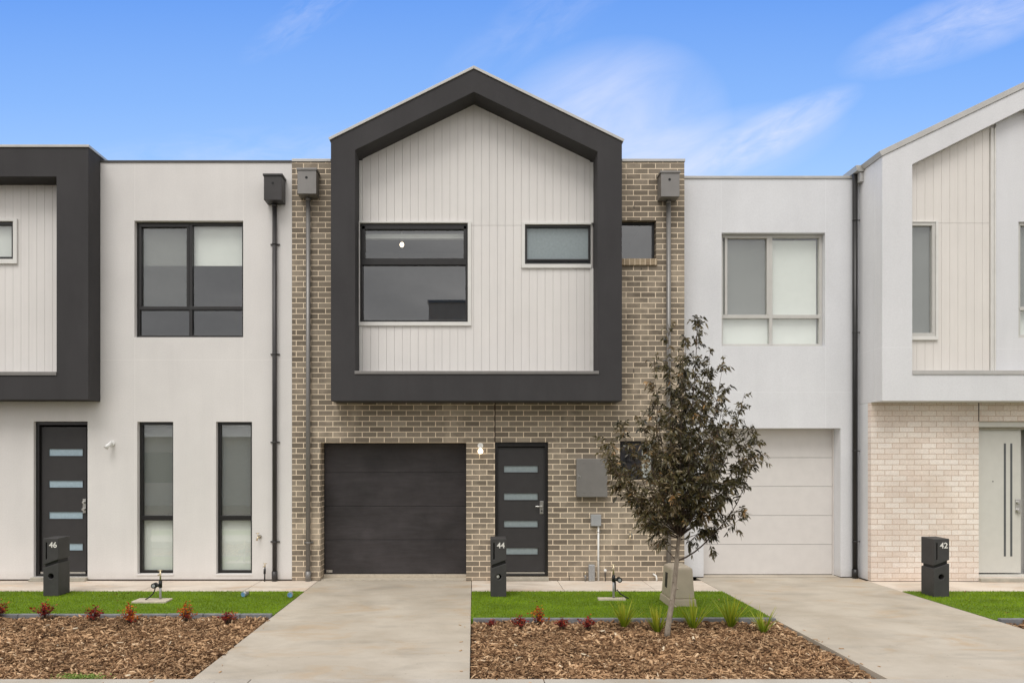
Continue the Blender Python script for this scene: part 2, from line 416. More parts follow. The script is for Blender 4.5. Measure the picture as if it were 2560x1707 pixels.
# ------------------------------------------------------------------ ground, paving
def sheet(name, x0, x1, y0, y1, z, mat, th=0.0, **kw):
    mb = MB()
    if th: mb.box(x0, x1, y0, y1, z-th, z)
    else: mb.face([(x0,y0,z),(x1,y0,z),(x1,y1,z),(x0,y1,z)])
    return tag(mb.build(name, mat, loc=((x0+x1)/2, (y0+y1)/2, z), **kw), kind='structure')
DL, DR, EL, ER = -2.50, -.035, 3.68, 6.33          # driveway edges
YF = -5.40                                          # front of beds
sheet('ground', -300, 300, -300, 300, -.16, M['soil'])
def slabs(name, x0, x1, cuts, z, mat, th, gap=.016):
    mb = MB()
    for a, b in zip(cuts[:-1], cuts[1:]): mb.box(x0, x1, b+gap/2, a-gap/2, z-th, z)
    return tag(mb.build(name, mat, loc=((x0+x1)/2, cuts[-1], z), bevel=.004), kind='structure')
slabs('driveway', DL, DR, [-.012, -2.70, YF], 0, M['concrete_drive'], .14)
slabs('driveway', EL, ER, [.31, -2.70, YF], 0, M['concrete_drive'], .14)
def path(x0, x1, xs, name='side_path'):
    mb = MB(); e = [x0]+xs+[x1]
    for a, b in zip(e[:-1], e[1:]): mb.box(a+.004, b-.004, -1.0, -.006, -.14, .0)
    return tag(mb.build(name, M['concrete_path'], loc=(x0, -.5, 0), bevel=.004), kind='structure')
path(-9, DL-.004, [-6.5, -4.95, -3.42]); path(DR+.004, EL-.004, [1.35, 2.72]); path(ER+.004, 12, [7.3, 9.0])
mb = MB(); xe = [-9, -7.1, -4.6, -1.97, .62, 3.3, 5.9, 8.4, 12]
for a, b in zip(xe[:-1], xe[1:]): mb.box(a+.004, b-.004, -7.0, YF-.006, -.14, .004)
tag(mb.build('footpath', M['concrete_foot'], loc=(0,-6.2,0), bevel=.004), kind='structure')
sheet('nature_strip', -30, 30, -8.6, -7.0, -.02, M['lawn_base'], .12)
mb = MB().box(-30, 30, -8.75, -8.606, -.158, -.01); tag(mb.build('kerb', M['concrete_foot'], loc=(0,-8.7,0), bevel=.02), kind='structure')
sheet('road', -60, 60, -15.5, -8.756, -.145, M['asphalt'])

def np_mesh(name, verts, faces_n, mat, tone, loc=(0,0,0), parent=None, smooth=False, per=None):
    """verts (N,3) in world; faces as array (F,k)"""
    me = bpy.data.meshes.new(name); v = verts - np.array(loc)
    Fk = faces_n.shape[1]; nf = len(faces_n)
    me.vertices.add(len(v)); me.vertices.foreach_set('co', v.astype(np.float32).ravel())
    me.loops.add(nf*Fk); me.loops.foreach_set('vertex_index', faces_n.astype(np.int32).ravel())
    me.polygons.add(nf); me.polygons.foreach_set('loop_start', np.arange(0, nf*Fk, Fk, dtype=np.int32))
    try: me.polygons.foreach_set('loop_total', np.full(nf, Fk, dtype=np.int32))
    except Exception: pass
    me.update(calc_edges=True)
    if smooth: me.polygons.foreach_set('use_smooth', np.ones(nf, dtype=bool))
    at = me.attributes.new('tone', 'FLOAT', 'POINT'); at.data.foreach_set('value', tone.astype(np.float32))
    me.materials.append(mat)
    o = bpy.data.objects.new(name, me); COL.objects.link(o)
    if parent is not None: o.parent = parent; o.location = Vector(loc) - wloc(parent)
    else: o.location = loc
    return o
def blades(name, x0, x1, y0, y1, dens, zt, label, avoid=()):
    n = int((x1-x0)*(y1-y0)*dens)
    px = rng.uniform(x0, x1, n); py = rng.uniform(y0, y1, n)
    keep = np.ones(n, bool)
    for a in avoid: keep &= ~((px > a[0]) & (px < a[1]) & (py > a[2]) & (py < a[3]))
    px, py = px[keep], py[keep]; n = len(px)
    h = rng.uniform(.010, .024, n); w = rng.uniform(.0025, .0045, n); th = rng.uniform(0, 2*np.pi, n)
    ld = rng.uniform(0, 2*np.pi, n); ln = rng.uniform(.2, .9, n)*h
    a = np.stack([px-w*np.cos(th), py-w*np.sin(th), np.full(n, zt-.004)], 1)
    b = np.stack([px+w*np.cos(th), py+w*np.sin(th), np.full(n, zt-.004)], 1)
    c = np.stack([px+ln*np.cos(ld), py+ln*np.sin(ld), zt+h], 1)
    v = np.stack([a,b,c], 1).reshape(-1,3); f = np.arange(3*n).reshape(-1,3)
    t = np.repeat(np.clip(rng.normal(.5,.2,n),0,1), 3)
    o = np_mesh(name, v, f, M['grass_blade'], t, loc=((x0+x1)/2,(y0+y1)/2,zt))
    return tag(o, label, 'grass', kind='stuff')
LZ = .004
PAD1 = G(381,1503.5); PAD2 = G(1529,1499)
for i, (x0, x1, yf, lab, av) in enumerate([
    (-7.6, DL-.006, -2.68, 'bright green artificial lawn left of the centre driveway', [(PAD1[0]-.24,PAD1[0]+.24,PAD1[1]-.17,PAD1[1]+.17)]),
    (DR+.006, EL-.006, -2.92, 'bright green artificial lawn between the two driveways', [(PAD2[0]-.2,PAD2[0]+.2,PAD2[1]-.12,PAD2[1]+.12)]),
    (ER+.006, 11, -2.96, 'bright green artificial lawn right of the right driveway', [])]):
    sheet('lawn', x0, x1, yf, -1.004, LZ, M['lawn_base'], .14)
    blades('turf', x0, x1, yf+.01, -1.0, 5200, LZ, lab, av)
def chips(name, x0, x1, y0, y1, n, label, hump):
    # soil surface with gentle lumps
    nx, ny = int((x1-x0)/.08), int((y1-y0)/.08)
    gx, gy = np.meshgrid(np.linspace(x0,x1,nx), np.linspace(y0,y1,ny), indexing='ij')
    def hz(x, y):
        e = np.minimum(np.minimum(x-x0, x1-x), np.minimum(y-y0, y1-y))
        return -.085 + hump*(.5+.5*np.sin(x*2.1+1.3)*np.cos(y*1.7+.4)) + .014*np.sin(x*9+y*5)*np.cos(y*8-x*3) + .03*np.clip((y-y1+.9)/.9, 0, 1)
    v = np.stack([gx, gy, hz(gx,gy)], -1).reshape(-1,3)
    idx = np.arange(nx*ny).reshape(nx,ny); f = np.stack([idx[:-1,:-1],idx[1:,:-1],idx[1:,1:],idx[:-1,1:]],-1).reshape(-1,4)
    o = np_mesh('mulch_bed', v, f, M['soil'], np.zeros(len(v)), loc=((x0+x1)/2,(y0+y1)/2,0), smooth=True); tag(o, kind='structure')
    px = rng.uniform(x0+.015, x1-.015, n); py = rng.uniform(y0+.015, y1-.015, n)
    L = np.clip(rng.lognormal(-3.52, .55, n), .012, .11)*.5; W = L*rng.uniform(.12,.42,n); W = np.clip(W,.003,.014); T = W*rng.uniform(.25,.7,n)
    th = rng.uniform(0,2*np.pi,n); til = rng.normal(0,.38,n); rol = rng.normal(0,.6,n); bend = rng.normal(0,.25,n)*L
    lift = rng.uniform(.0,.030,n)
    d = np.stack([np.cos(th)*np.cos(til), np.sin(th)*np.cos(til), np.sin(til)],1)
    s0 = np.stack([-np.sin(th), np.cos(th), np.zeros(n)],1); up = np.cross(d, s0)
    s1 = s0*np.cos(rol)[:,None]+up*np.sin(rol)[:,None]; u1 = np.cross(d, s1)
    c = np.stack([px,py,hz(px,py)+lift+.006],1)
    V = []
    for e, tw, bd in ((-1,.45,0),(0,1,1),(1,.5,0)):
        for ss, uu in ((-1,-1),(1,-1),(1,1),(-1,1)):
            V.append(c + d*(L*e)[:,None] + s1*(W*ss*tw+bend*bd)[:,None] + u1*(T*uu)[:,None])
    V = np.stack(V,1).reshape(-1,3)
    q = np.array([(0,1,5,4),(1,2,6,5),(2,3,7,6),(3,0,4,7),(4,5,9,8),(5,6,10,9),(6,7,11,10),(7,4,8,11),(3,2,1,0),(8,9,10,11)])
    Fq = (q[None]+12*np.arange(n)[:,None,None]).reshape(-1,4)
    big = (L > .033)
    tone = np.clip(rng.beta(1.5,2.0,n)+big*.10*rng.random(n), 0, 1)
    o = np_mesh(name, V, Fq, M['chip'], np.repeat(tone,12), loc=((x0+x1)/2,(y0+y1)/2,0))
    tag(o, label, 'mulch', kind='stuff'); return hz
hzL = chips('wood_chips', -6.6, DL-.006, YF, -2.76, 42000, 'brown wood chip mulch in the bed left of the centre driveway', .05)
hzM = chips('wood_chips', DR+.006, EL-.006, YF, -3.0, 39000, 'brown wood chip mulch in the bed between the driveways', .03)
hzR = chips('wood_chips', ER+.006, 9.3, YF, -3.04, 8000, 'brown wood chip mulch in the small bed at the right edge', .03)
n = 34; V = []; T = []
for i in range(n):
    e = rng.integers(0, 5); t = rng.uniform(YF, -2.9); o_ = abs(rng.exponential(.05))
    x, y = ((DL+.01+o_, t), (DR-.01-o_, t), (EL+.01+o_, t), (rng.uniform(-5, DL), YF-.01-o_), (rng.uniform(DR, EL), YF-.01-o_))[e]
    L = rng.uniform(.008,.028); w_ = rng.uniform(.002,.006); a = rng.uniform(0, 6.28); c, s_ = math.cos(a), math.sin(a); z = .004
    for zz in (z, z+.005): V += [(x-c*L+s_*w_,y-s_*L-c*w_,zz),(x+c*L+s_*w_,y+s_*L-c*w_,zz),(x+c*L-s_*w_,y+s_*L+c*w_,zz),(x-c*L-s_*w_,y-s_*L+c*w_,zz)]
    T += [.55+.4*float(rng.random())]*8
q = np.array([(0,3,2,1),(4,5,6,7),(0,1,5,4),(1,2,6,5),(2,3,7,6),(3,0,4,7)])
tag(np_mesh('loose_chips', np.array(V), (q[None]+8*np.arange(n)[:,None,None]).reshape(-1,4), M['chip'], np.array(T)), 'stray wood chips scattered on the concrete along the beds', 'mulch', kind='stuff')
def edging(x0, x1, y, label):
    r = thing('garden_edging', label, 'garden edging', ((x0+x1)/2, y, 0), 'grey edging blocks between lawn and mulch'); n = 0
    x = x0+.02
    while x < x1-.05:
        e = min(x+.46, x1-.004); MB().box(x, e-.008, y-.036, y+.034, -.12, .026+random.uniform(-.004,.003)).build('edging_block', M['edging_grey'], r, bevel=.006); x = e
edging(-6.6, DL-.006, -2.72, 'grey block edging along the lawn left of the centre driveway')
edging(DR+.01, EL-.006, -2.96, 'grey block edging along the lawn between the driveways')
edging(ER+.01, 10, -3.0, 'grey block edging along the lawn by letterbox 42')

# ------------------------------------------------------------------ houses
def rect(l, r, t, b, Y): return (X(l,Y), X(r,Y), Z(b,Y), Z(t,Y))
def quadbox(px, Y0, Y1, Yp=None):
    a = rect(*px, Y0 if Yp is None else Yp); return (a[0],a[1],Y0,Y1,a[2],a[3])
def window(house, hole, Yf, fmat, fw, bars=(), panes=(), blinds=(), screens=(), label=None, fd=.07, glass='glass', by=.10):
    """hole: world rect; bars / panes / blinds / screens are photo rects at depth Yf"""
    x0,x1,z0,z1 = hole; x0+=.002; x1-=.002; z0+=.002; z1-=.002
    mb = MB()
    mb.box(x0,x1,Yf,Yf+fd,z0,z0+fw); mb.box(x0,x1,Yf,Yf+fd,z1-fw,z1)
    mb.box(x0,x0+fw,Yf,Yf+fd,z0+fw,z1-fw); mb.box(x1-fw,x1,Yf,Yf+fd,z0+fw,z1-fw)
    for b in bars:
        w = rect(*b[:4], Yf); dy = b[4] if len(b) > 4 else .004
        a0, a1 = max(w[0],x0+fw*.6), min(w[1],x1-fw*.6)
        c0, c1 = max(w[2],z0+fw*.6), min(w[3],z1-fw*.6)
        mb.box(a0,a1,Yf-dy,Yf+fd-.01,c0,c1)
    o = mb.build('window', fmat, house, loc=((x0+x1)/2, Yf, z0), bevel=.003)
    if label: o['label'] = label
    for p in panes:
        w = rect(*p, Yf); a_,b_,c_,d_ = max(w[0],x0+.004),min(w[1],x1-.004),max(w[2],z0+.004),min(w[3],z1-.004)
        mb = MB(); mb.face([(a_,Yf+.037,c_),(b_,Yf+.037,c_),(b_,Yf+.037,d_),(a_,Yf+.037,d_)]); mb.build('pane', M[glass], o)
    for p in blinds:
        w = rect(*p[:4], Yf); MB().box(w[0],w[1],Yf+by,Yf+by+.004,w[2],w[3]).build('roller_blind', M[p[4] if len(p) > 4 else 'blind'], o)
    for p in screens:
        w = rect(*p, Yf); mb = MB(); mb.face([(w[0],Yf+.055,w[2]),(w[1],Yf+.055,w[2]),(w[1],Yf+.055,w[3]),(w[0],Yf+.055,w[3])]); mb.build('fly_screen', M['fly_screen'], o)
    return o
def shell(house, x0, x1, yb, ztop, mid=2.95, ya=.205, depth=8.0):
    """party walls, back wall, floor slabs and rooms behind the facade"""
    mb = MB()
    mb.box(x0+.003, x0+.15, ya, depth-.2, -.13, ztop-.02); mb.box(x1-.15, x1-.003, ya, depth-.2, -.13, ztop-.02)
    mb.box(x0+.003, x1-.003, depth-.2, depth, -.13, ztop-.02)
    mb.build('party_wall', M['plaster'], house)
    mb = MB().box(x0+.15, x1-.15, ya+.25, depth-.2, mid, mid+.25).box(x0+.15, x1-.15, ya+.25, depth-.2, .02, .1); mb.box(x0+.15, x1-.15, 4.2, 4.3, .1, ztop-.3)
    mb.build('floor', M['plaster'], house)
    MB().box(x0+.15, x1-.15, ya, depth-.2, ztop-.30, ztop-.18).build('roof', M['roof_sheet'], house)
def rainhead(house, front, hole_px, mat, pipe_px, pipe_bot=0.0, Yf=-.235, brackets=()):
    l, r, t, b = front; x0,x1,z0,z1 = rect(l, r, t, b, Yf)
    mb = MB().box(x0, x1, Yf, -.004, z0, z1)
    lip = MB().box(x0-.014, x1+.014, Yf-.014, -.003, z1-.012, z1+.022)
    o = mb.build('rain_head', mat, house, bevel=.004)
    lip.build('rain_head_lip', mat, o, bevel=.003)
    hx, hz = X(hole_px[0], Yf), Z(hole_px[1], Yf)
    MB().tube([(hx,Yf-.0025,hz),(hx,Yf+.0,hz)], .021, 16, smooth=False).build('overflow_hole', M['black'], o)
    px = X(pipe_px, -.05)
    mb = MB().tube([(px,-.05,z0+.003),(px,-.05,pipe_bot)], .037, 14)
    mb.tube([(px,-.05,.16),(px,-.05,pipe_bot+.001)], .046, 14); mb.tube([(px,-.05,z0+.002),(px,-.05,z0-.05)], .042, 14)
    p = mb.build('downpipe', mat, house)
    for y in brackets:
        z = Z(y, -.05); MB().tube([(px,-.05,z-.012),(px,-.05,z+.012)], .041, 14).box(px-.075, px+.075, -.020, -.002, z-.010, z+.010).build('pipe_bracket', mat, p)
    return o
def door_leaf(house, px, Y, zb, mat, lites, lmat, bottom=None):
    x0, x1, z0, z1 = rect(px[0], px[1], px[2], px[3], Y)
    holes = [rect(*q, Y) for q in lites]
    o = MB().wall(x0, x1, z0, z1, Y, Y+.04, holes).build('door', mat, house, loc=((x0+x1)/2, Y, z0))
    for h in holes:
        MB().box(h[0], h[1], Y+.008, Y+.016, h[2], h[3]).build('glass_panel', lmat, o)
        MB().ring([(h[0]-.012,h[2]-.012),(h[1]+.012,h[2]-.012),(h[1]+.012,h[3]+.012),(h[0]-.012,h[3]+.012)], [(h[0],h[2]),(h[1],h[2]),(h[1],h[3]),(h[0],h[3])], Y-.006, Y-.0005).build('glazing_bead', mat, o)
    return o

# ---------------- house 46 (left, warm white render)
HA = thing('townhouse', 'warm white rendered two-storey townhouse with charcoal box surround, left of the brick one', 'townhouse', (X(400), 0, 0), 'row of attached townhouses')
xl, xr = -9.0, X(730)-.002
top46 = Z(407)
h_up = rect(336,608,552,843,0); h_w1 = rect(343,433,1054,1434,0); h_w2 = rect(540,630,1054,1434,0); h_d = rect(84,219,1053,1441,0); h_c = rect(-140,38,556,650,0)
h_d = (h_d[0], h_d[1], .06, h_d[3])
MB().wall(xl, xr, .022, top46, 0, .2, [h_up,h_w1,h_w2,h_d,h_c]).build('wall', M['render_warm'], HA)
MB().box(xl, xr, .006, .19, -.13, .021).build('footing', M['sealant'], HA)
MB().box(xl, xr+.001, -.016, .25, top46+.001, top46+.034).build('parapet_cap', M['flash_dark'], HA, bevel=.003)
shell(HA, xl, xr, 8, top46)
YB = -.38
bx0, bx1, bz0, bz1 = X(-560,YB), X(221,YB), Z(999,YB), Z(369,YB)
ix0, ix1, iz0, iz1 = X(-480,YB), X(141,YB), Z(931,YB), Z(442,YB)
MB().ring([(bx0,bz0),(bx1,bz0),(bx1,bz1),(bx0,bz1)], [(ix0,iz0),(ix1,iz0),(ix1,iz1),(ix0,iz1)], YB, -.002).build('box_surround', M['render_dark'], HA, bevel=.006)
MB().box(bx0, bx1, .21, .6, top46-.1, bz1-.001).box(bx0, bx1, -.001, .209, top46+.036, bz1-.001).build('box_top', M['render_dark'], HA)
MB().box(bx0-.014, bx1+.016, YB-.016, .62, bz1+.001, bz1+.040).build('box_flashing', M['metal_light'], HA, bevel=.003)
MB().box(ix0, ix1, YB-.012, -.03, iz0-.001, iz0+.012).box(ix0-.02, ix1+.004, YB-.014, YB-.002, iz0-.045, iz0+.012).build('box_sill_flashing', M['metal_grey'], HA, bevel=.003)
APEX = -99.0
ed = [ix1-.002 - i*.1276 for i in range(24)][::-1]; ed = [ix0]+[e for e in ed if e > ix0+.03]
MB().strips(ed, .0032, iz0+.013, lambda x: iz1-.001, [h_c], -.028, -.004).build('cladding', M['board_white'], HA)
MB().box(ix0, ix1-.001, -.0035, -.0015, iz0+.013, h_c[2]-.001).box(h_c[1]+.001, ix1-.001, -.0035, -.0015, h_c[2], iz1-.001).box(ix0, h_c[1], -.0035, -.0015, h_c[3]+.001, iz1-.001).build('cladding_backing', M['board_gap'], HA)
w = window(HA, h_c, -.02, M['frame_black'], .045, panes=[(-130,34,556,650)], blinds=[(-135,36,556,644,'blind')], label='black framed window inside the charcoal box surround')
e = h_c; MB().ring([(e[0]-.07,e[2]-.075),(e[1]+.062,e[2]-.075),(e[1]+.062,e[3]+.045),(e[0]-.07,e[3]+.045)], [(e[0],e[2]),(e[1],e[2]),(e[1],e[3]),(e[0],e[3])], -.062, -.0285).build('window_trim', M['trim_white'], w, bevel=.003)
Yw = .09
window(HA, h_up, Yw, M['frame_black'], .045, bars=[(473,481,550,845,.004),(340,610,766,775,.006),(348,473,560,568,.010),(348,354,568,766,.010),(467,473,568,766,.010)],
  panes=[(345,475,560,770),(478,612,560,770),(345,475,772,842),(478,612,772,842)], blinds=[(349,476,560,661),(480,612,560,661,'blind_pale')], screens=[(352,470,566,766)], label='large black framed window above the two slim windows')
for hh, l, r in ((h_w1, 343, 433), (h_w2, 540, 630)):
    window(HA, hh, Yw, M['frame_black'], .045, bars=[(l,r+4,1288,1300,.012)], panes=[(l+4,r+6,1058,1292),(l+4,r+6,1296,1432)],
      blinds=[(l+9,r+8,1060,1430,'blind_pale')], screens=[(l+10,r+4,1064,1288)], by=.075, label='slim tall window nearer the charcoal door' if l == 343 else 'slim tall window nearer the downpipe')
    MB().box(hh[0]-.006, hh[1]+.006, -.010, .09, hh[2]-.026, hh[2]-.0015).build('window_sill', M['render_warm'], HA, bevel=.003)
Yd = .11
f = MB(); d = h_d
f.box(d[0]+.002,d[0]+.055,Yd-.05,Yd+.09,d[2],d[3]-.002); f.box(d[1]-.035,d[1]-.002,Yd-.05,Yd+.09,d[2],d[3]-.002); f.box(d[0]+.055,d[1]-.035,Yd-.05,Yd+.09,d[3]-.055,d[3]-.002)
f.box(d[0]+.055,d[1]-.035,Yd-.06,Yd+.09,.062,.10)
f.build('door_frame', M['frame_black'], HA, bevel=.003)
dl = door_leaf(HA, (104, 216.5, 1067, 1427), Yd, 0, M['door_dark'], [(123,207,a,b) for a,b in ((1122,1139),(1201,1218),(1279,1296),(1358,1375))], M['frosted_blue'])
MB().box(X(104,Yd),X(216,Yd),Yd-.03,Yd+.03,Z(1434,Yd),Z(1428,Yd)).build('door_sill', M['steel'], dl)
hb = MB(); xx, zz = X(211.5,Yd), Z(1264,Yd)
hb.box(xx-.025,xx+.025,Yd-.012,Yd-.001,zz-.115,zz+.115); hb.tube([(xx,Yd-.012,zz+.06),(xx,Yd-.045,zz+.06)],.022,12); hb.tube([(xx,Yd-.012,zz-.055),(xx,Yd-.05,zz-.055)],.025,12)
hb.build('door_handle', M['steel'], dl, bevel=.003)
MB().box(h_d[0]-.015, h_d[1]+.004, -.075, .19, .0225, .059).box(h_d[0]-.03, h_d[1]+.006, -.11, -.004, .001, .022).build('door_step', M['step_concrete'], HA, bevel=.006)
rainhead(HA, (659.5, 704.5, 438, 500), (682,458), M['metal_dark'], 686.5, brackets=(610,885,1105,1354))

# ---------------- house 44 (centre, taupe brick)
HB = thing('townhouse', 'taupe brick two-storey townhouse with charcoal gable surround and dark garage door, in the centre', 'townhouse', (0,0,0), 'row of attached townhouses')
bl, br_ = X(730), X(1711); topb = Z(405)
h_g = rect(801,1165.5,1106,1441,0); h_g = (h_g[0],h_g[1],-.02,h_g[3])
h_dd = rect(1237.5,1370.5,1105,1441,0); h_dd = (h_dd[0],h_dd[1],.06,h_dd[3])
h_u = rect(1550,1640.5,551,648,0); h_l = rect(1550,1640,1102,1200,0)
h_box = (X(860), X(1524), Z(960), topb+.01)
MB().wall(bl, br_, 0.004, topb, 0, .30, [h_g,h_dd,h_u,h_l,h_box]).build('wall', M['brick_taupe'], HB)
for a, b in ((bl+.01, h_g[0]-.002), (h_g[1]+.002, br_-.01)): MB().box(a, b, .03, .29, -.13, .003).build('footing', M['sealant'], HB)
shell(HB, bl, br_, 8, topb, ya=.302)
YB = -.43
P = lambda x, y: (X(x,YB), Z(y,YB))
outer = [P(827,1002), P(1555,1002), P(1555,354), P(1184.5,173), P(827,350)]
inner = [P(888,933), P(1494,933), P(1494,380), P(1185,230.5), P(888,375.5)]
MB().ring(outer, inner, YB, .0-.002).build('gable_surround', M['render_dark'], HB, bevel=.006)
APEX = P(1184.5,0)[0]
# roof behind the gable front, and thin metal capping over its rake
oz = [(p[0], p[1]) for p in outer]
MB().prism([(oz[0][0],topb-.12), (oz[1][0],topb-.12), oz[2], oz[3], oz[4]], .305, 3.2).build('gable_roof', M['render_dark'], HB)
MB().ring([(oz[4][0],Z(405)+.05),(oz[2][0],Z(405)+.05),oz[2],oz[3],oz[4]], [(inner[4][0],Z(405)+.05),(inner[2][0],Z(405)+.05),(inner[2][0],inner[2][1]),inner[3],inner[4]], -.0015, .304).build('gable_return', M['render_dark'], HB)
def capstrip(p, q, th, over0=0.0, over1=0.0):
    p = Vector((p[0],p[1])); q = Vector((q[0],q[1])); t = (q-p).normalized(); n = Vector((-t.y,t.x)); n = n if n.y > 0 else -n
    a = p - t*over0; b = q + t*over1
    return [tuple(a+n*.002), tuple(b+n*.002), tuple(b+n*th), tuple(a+n*th)]
c1 = capstrip(oz[4], oz[3], .042, .02, .0); c2 = capstrip(oz[3], oz[2], .042, 0, .02)
ap_lo, ap_hi = (oz[3][0], oz[3][1]+.003), (oz[3][0], oz[3][1]+.047)
MB().prism([c1[0], ap_lo, ap_hi, c1[3]], YB-.016, 3.22).prism([ap_lo, c2[1], c2[2], ap_hi], YB-.016, 3.22).build('gable_flashing', M['metal_light'], HB, bevel=.002)
for a, b in ((730, 827), (1555, 1712.5)):
    MB().box(X(a)-(.0 if a == 730 else -.0), X(b), -.018, .27, topb+.001, topb+.045).build('parapet_cap', M['metal_light'], HB, bevel=.003)
# cladding
h_big = (X(900,-.02), X(1169.5,-.02), Z(805.5,-.02), Z(559,-.02)); h_sm = (X(1312,-.02), X(1477,-.02), Z(661.5,-.02), Z(562.5,-.02))
def soff(x):
    a, b, c = inner[4], inner[3], inner[2]
    if x <= b[0]: return a[1] + (b[1]-a[1])*(x-a[0])/(b[0]-a[0])
    return b[1] + (c[1]-b[1])*(x-b[0])/(c[0]-b[0])
APEX = inner[3][0]
zb = inner[0][1]+.014
x0i, x1i = inner[0][0]+.002, inner[1][0]-.002
ed = [x0i+.055]; 
while ed[-1] < x1i-.055-.128: ed.append(ed[-1]+.1276)
ed.append(x1i-.055)
MB().strips(ed, .0032, zb, lambda x: soff(x)-.003, [h_big,h_sm], -.028, -.006, joints=(Z(564,-.02),)).build('cladding', M['board_white'], HB)
APEX0 = APEX
MB().strips([x0i, APEX, x1i], 0, zb-.02, lambda x: soff(x)-.002, [h_big,h_sm], -.0055, .10).build('cladding_backing', M['board_gap'], HB)
for a, b in ((x0i, x0i+.052), (x1i-.052, x1i)):
    hs = [h for h in (h_big, h_sm) if h[0]-.07 < (a+b)/2 < h[1]+.07]
    cur = zb
    for h in hs: MB().box(a,b,-.040,-.0058,cur,h[2]-.066).build('corner_batten', M['trim_white'], HB, bevel=.002); cur = h[3]+.028
    MB().box(a,b,-.040,-.0058,cur,min(soff(a),soff(b))-.004).build('corner_batten', M['trim_white'], HB, bevel=.002)
fl = MB().box(x0i, x1i, YB+.002, -.03, inner[0][1]-.001, inner[0][1]+.012); fl.box(inner[0][0]-.008, inner[1][0]+.02, YB-.014, YB-.002, inner[0][1]-.012, inner[0][1]+.036)
fl.build('surround_flashing', M['metal_grey'], HB, bevel=.003)
w = window(HB, h_big, -.012, M['frame_black'], .036, bars=[(898,1172,646,662.5,.012),(905,913,562,648,.012),(1159,1167,562,648,.012),(905,1167,565,573.5,.012)],
   panes=[(904,1168,566,655),(904,1168,656,803)], label='large black framed picture window with a lit bulb behind it', fd=.10)
MB().box(X(905,-.01), X(1168,-.01), .12, .20, Z(591), Z(579)).build('blind_box', M['blind'], w)
def trim(h, l, r, t, b, host):
    MB().ring([(h[0]-l,h[2]-b),(h[1]+r,h[2]-b),(h[1]+r,h[3]+t),(h[0]-l,h[3]+t)], [(h[0],h[2]),(h[1],h[2]),(h[1],h[3]),(h[0],h[3])], -.058, -.0285).build('window_trim', M['trim_white'], host, bevel=.003)
trim(h_big, .022, .055, .026, .062, w)
w = window(HB, h_sm, -.012, M['frame_black'], .036, bars=[(1314,1476,648,653,.012)], panes=[(1314,1475,565,658)], label='small frosted window at the right of the gable', glass='frosted_grey', fd=.10)
trim(h_sm, .055, .004, .032, .062, w)
window(HB, h_u, .10, M['frame_black'], .032, panes=[(1550,1640,553,646)], label='small black framed window half hidden behind the gable surround')
MB().box(h_u[0]-.03, h_u[1]+.008, -.035, .10, Z(664), Z(648)+.002).build('brick_sill', M['brick_sill'], HB, bevel=.004)
window(HB, h_l, .10, M['frame_black'], .04, panes=[(1550,1640,1104,1198)], label='small black framed window behind the tree', blinds=[(1608,1640,1104,1198)])
# garage door
Yg = .32
gx0, gx1 = h_g[0]+.001, h_g[1]-.001
MB().box(gx0-.0, gx0+.012, .304, Yg-.004, 0, h_g[3]).box(gx1-.012, gx1, .304, Yg-.004, 0, h_g[3]).box(gx0+.012, gx1-.012, .304, Yg-.004, h_g[3]-.012, h_g[3]).build('garage_frame', M['frame_black'], HB)
zs = [Z(1433,Yg), Z(1349,Yg), Z(1265,Yg), Z(1181,Yg), h_g[3]+.08]
gd = thing('garage_door', None, None, ((gx0+gx1)/2, Yg, zs[0])); gd.parent = HB
for a, b in zip(zs[:-1], zs[1:]): MB().box(gx0-.05, gx1+.05, Yg, Yg+.04, a+.003, b-.003).build('door_panel', M['garage_dark'], gd, bevel=.004)
MB().box(gx0-.05, gx1+.05, Yg+.012, Yg+.03, zs[0]+.01, zs[-1]-.01).build('panel_backing', M['black'], gd)
MB().box(X(816,Yg),X(831,Yg),Yg-.003,Yg-.0005,Z(1430,Yg),Z(1424,Yg)).build('badge', M['steel'], gd)
MB().box(gx0+.001, gx1-.001, .012, .7, -.12, .012).box(gx0+.001, gx1-.001, .25, .7, .0125, zs[0]-.008).build('garage_threshold', M['paver'], HB, bevel=.003)
MB().box(h_dd[0]-.011, h_dd[0]+.009, -.0015, .01, h_dd[3]+.002, Z(1006)).build('expansion_joint', M['sealant'], HB)
# front door
Yd = .075; d = h_dd
f = MB(); f.box(d[0]+.002,d[0]+.04,Yd-.04,Yd+.09,d[2],d[3]-.002); f.box(d[1]-.048,d[1]-.002,Yd-.04,Yd+.09,d[2],d[3]-.002); f.box(d[0]+.04,d[1]-.048,Yd-.04,Yd+.09,d[3]-.07,d[3]-.002); f.box(d[0]+.04,d[1]-.048,Yd-.05,Yd+.09,.062,.105)
f.build('door_frame', M['frame_black'], HB, bevel=.003)
dl = door_leaf(HB, (1243.5,1362,1118,1427), Yd, 0, M['door_dark'], [(1260,1344,a,b) for a,b in ((1164,1180),(1232.5,1249),(1301,1317),(1369,1385))], M['frosted_grey'])
MB().box(X(1244,Yd),X(1361,Yd),Yd-.03,Yd+.02,Z(1435,Yd),Z(1428.5,Yd)).build('door_sill', M['steel'], dl)
hb = MB(); xx, zz = X(1354,Yd), Z(1268,Yd)
hb.box(xx-.030,xx+.030,Yd-.012,Yd-.001,zz-.103,zz+.103); hb.tube([(xx,Yd-.012,zz+.02),(xx,Yd-.05,zz+.02)],.012,10); hb.tube([(xx+.008,Yd-.05,zz+.02),(X(1338,Yd),Yd-.052,zz+.02)],.010,10)
o = hb.build('door_handle', M['steel'], dl, bevel=.003)
MB().tube([(xx,Yd-.016,zz-.055),(xx,Yd-.012,zz-.055)],.014,12).build('key_cylinder', M['metal_dark'], dl)
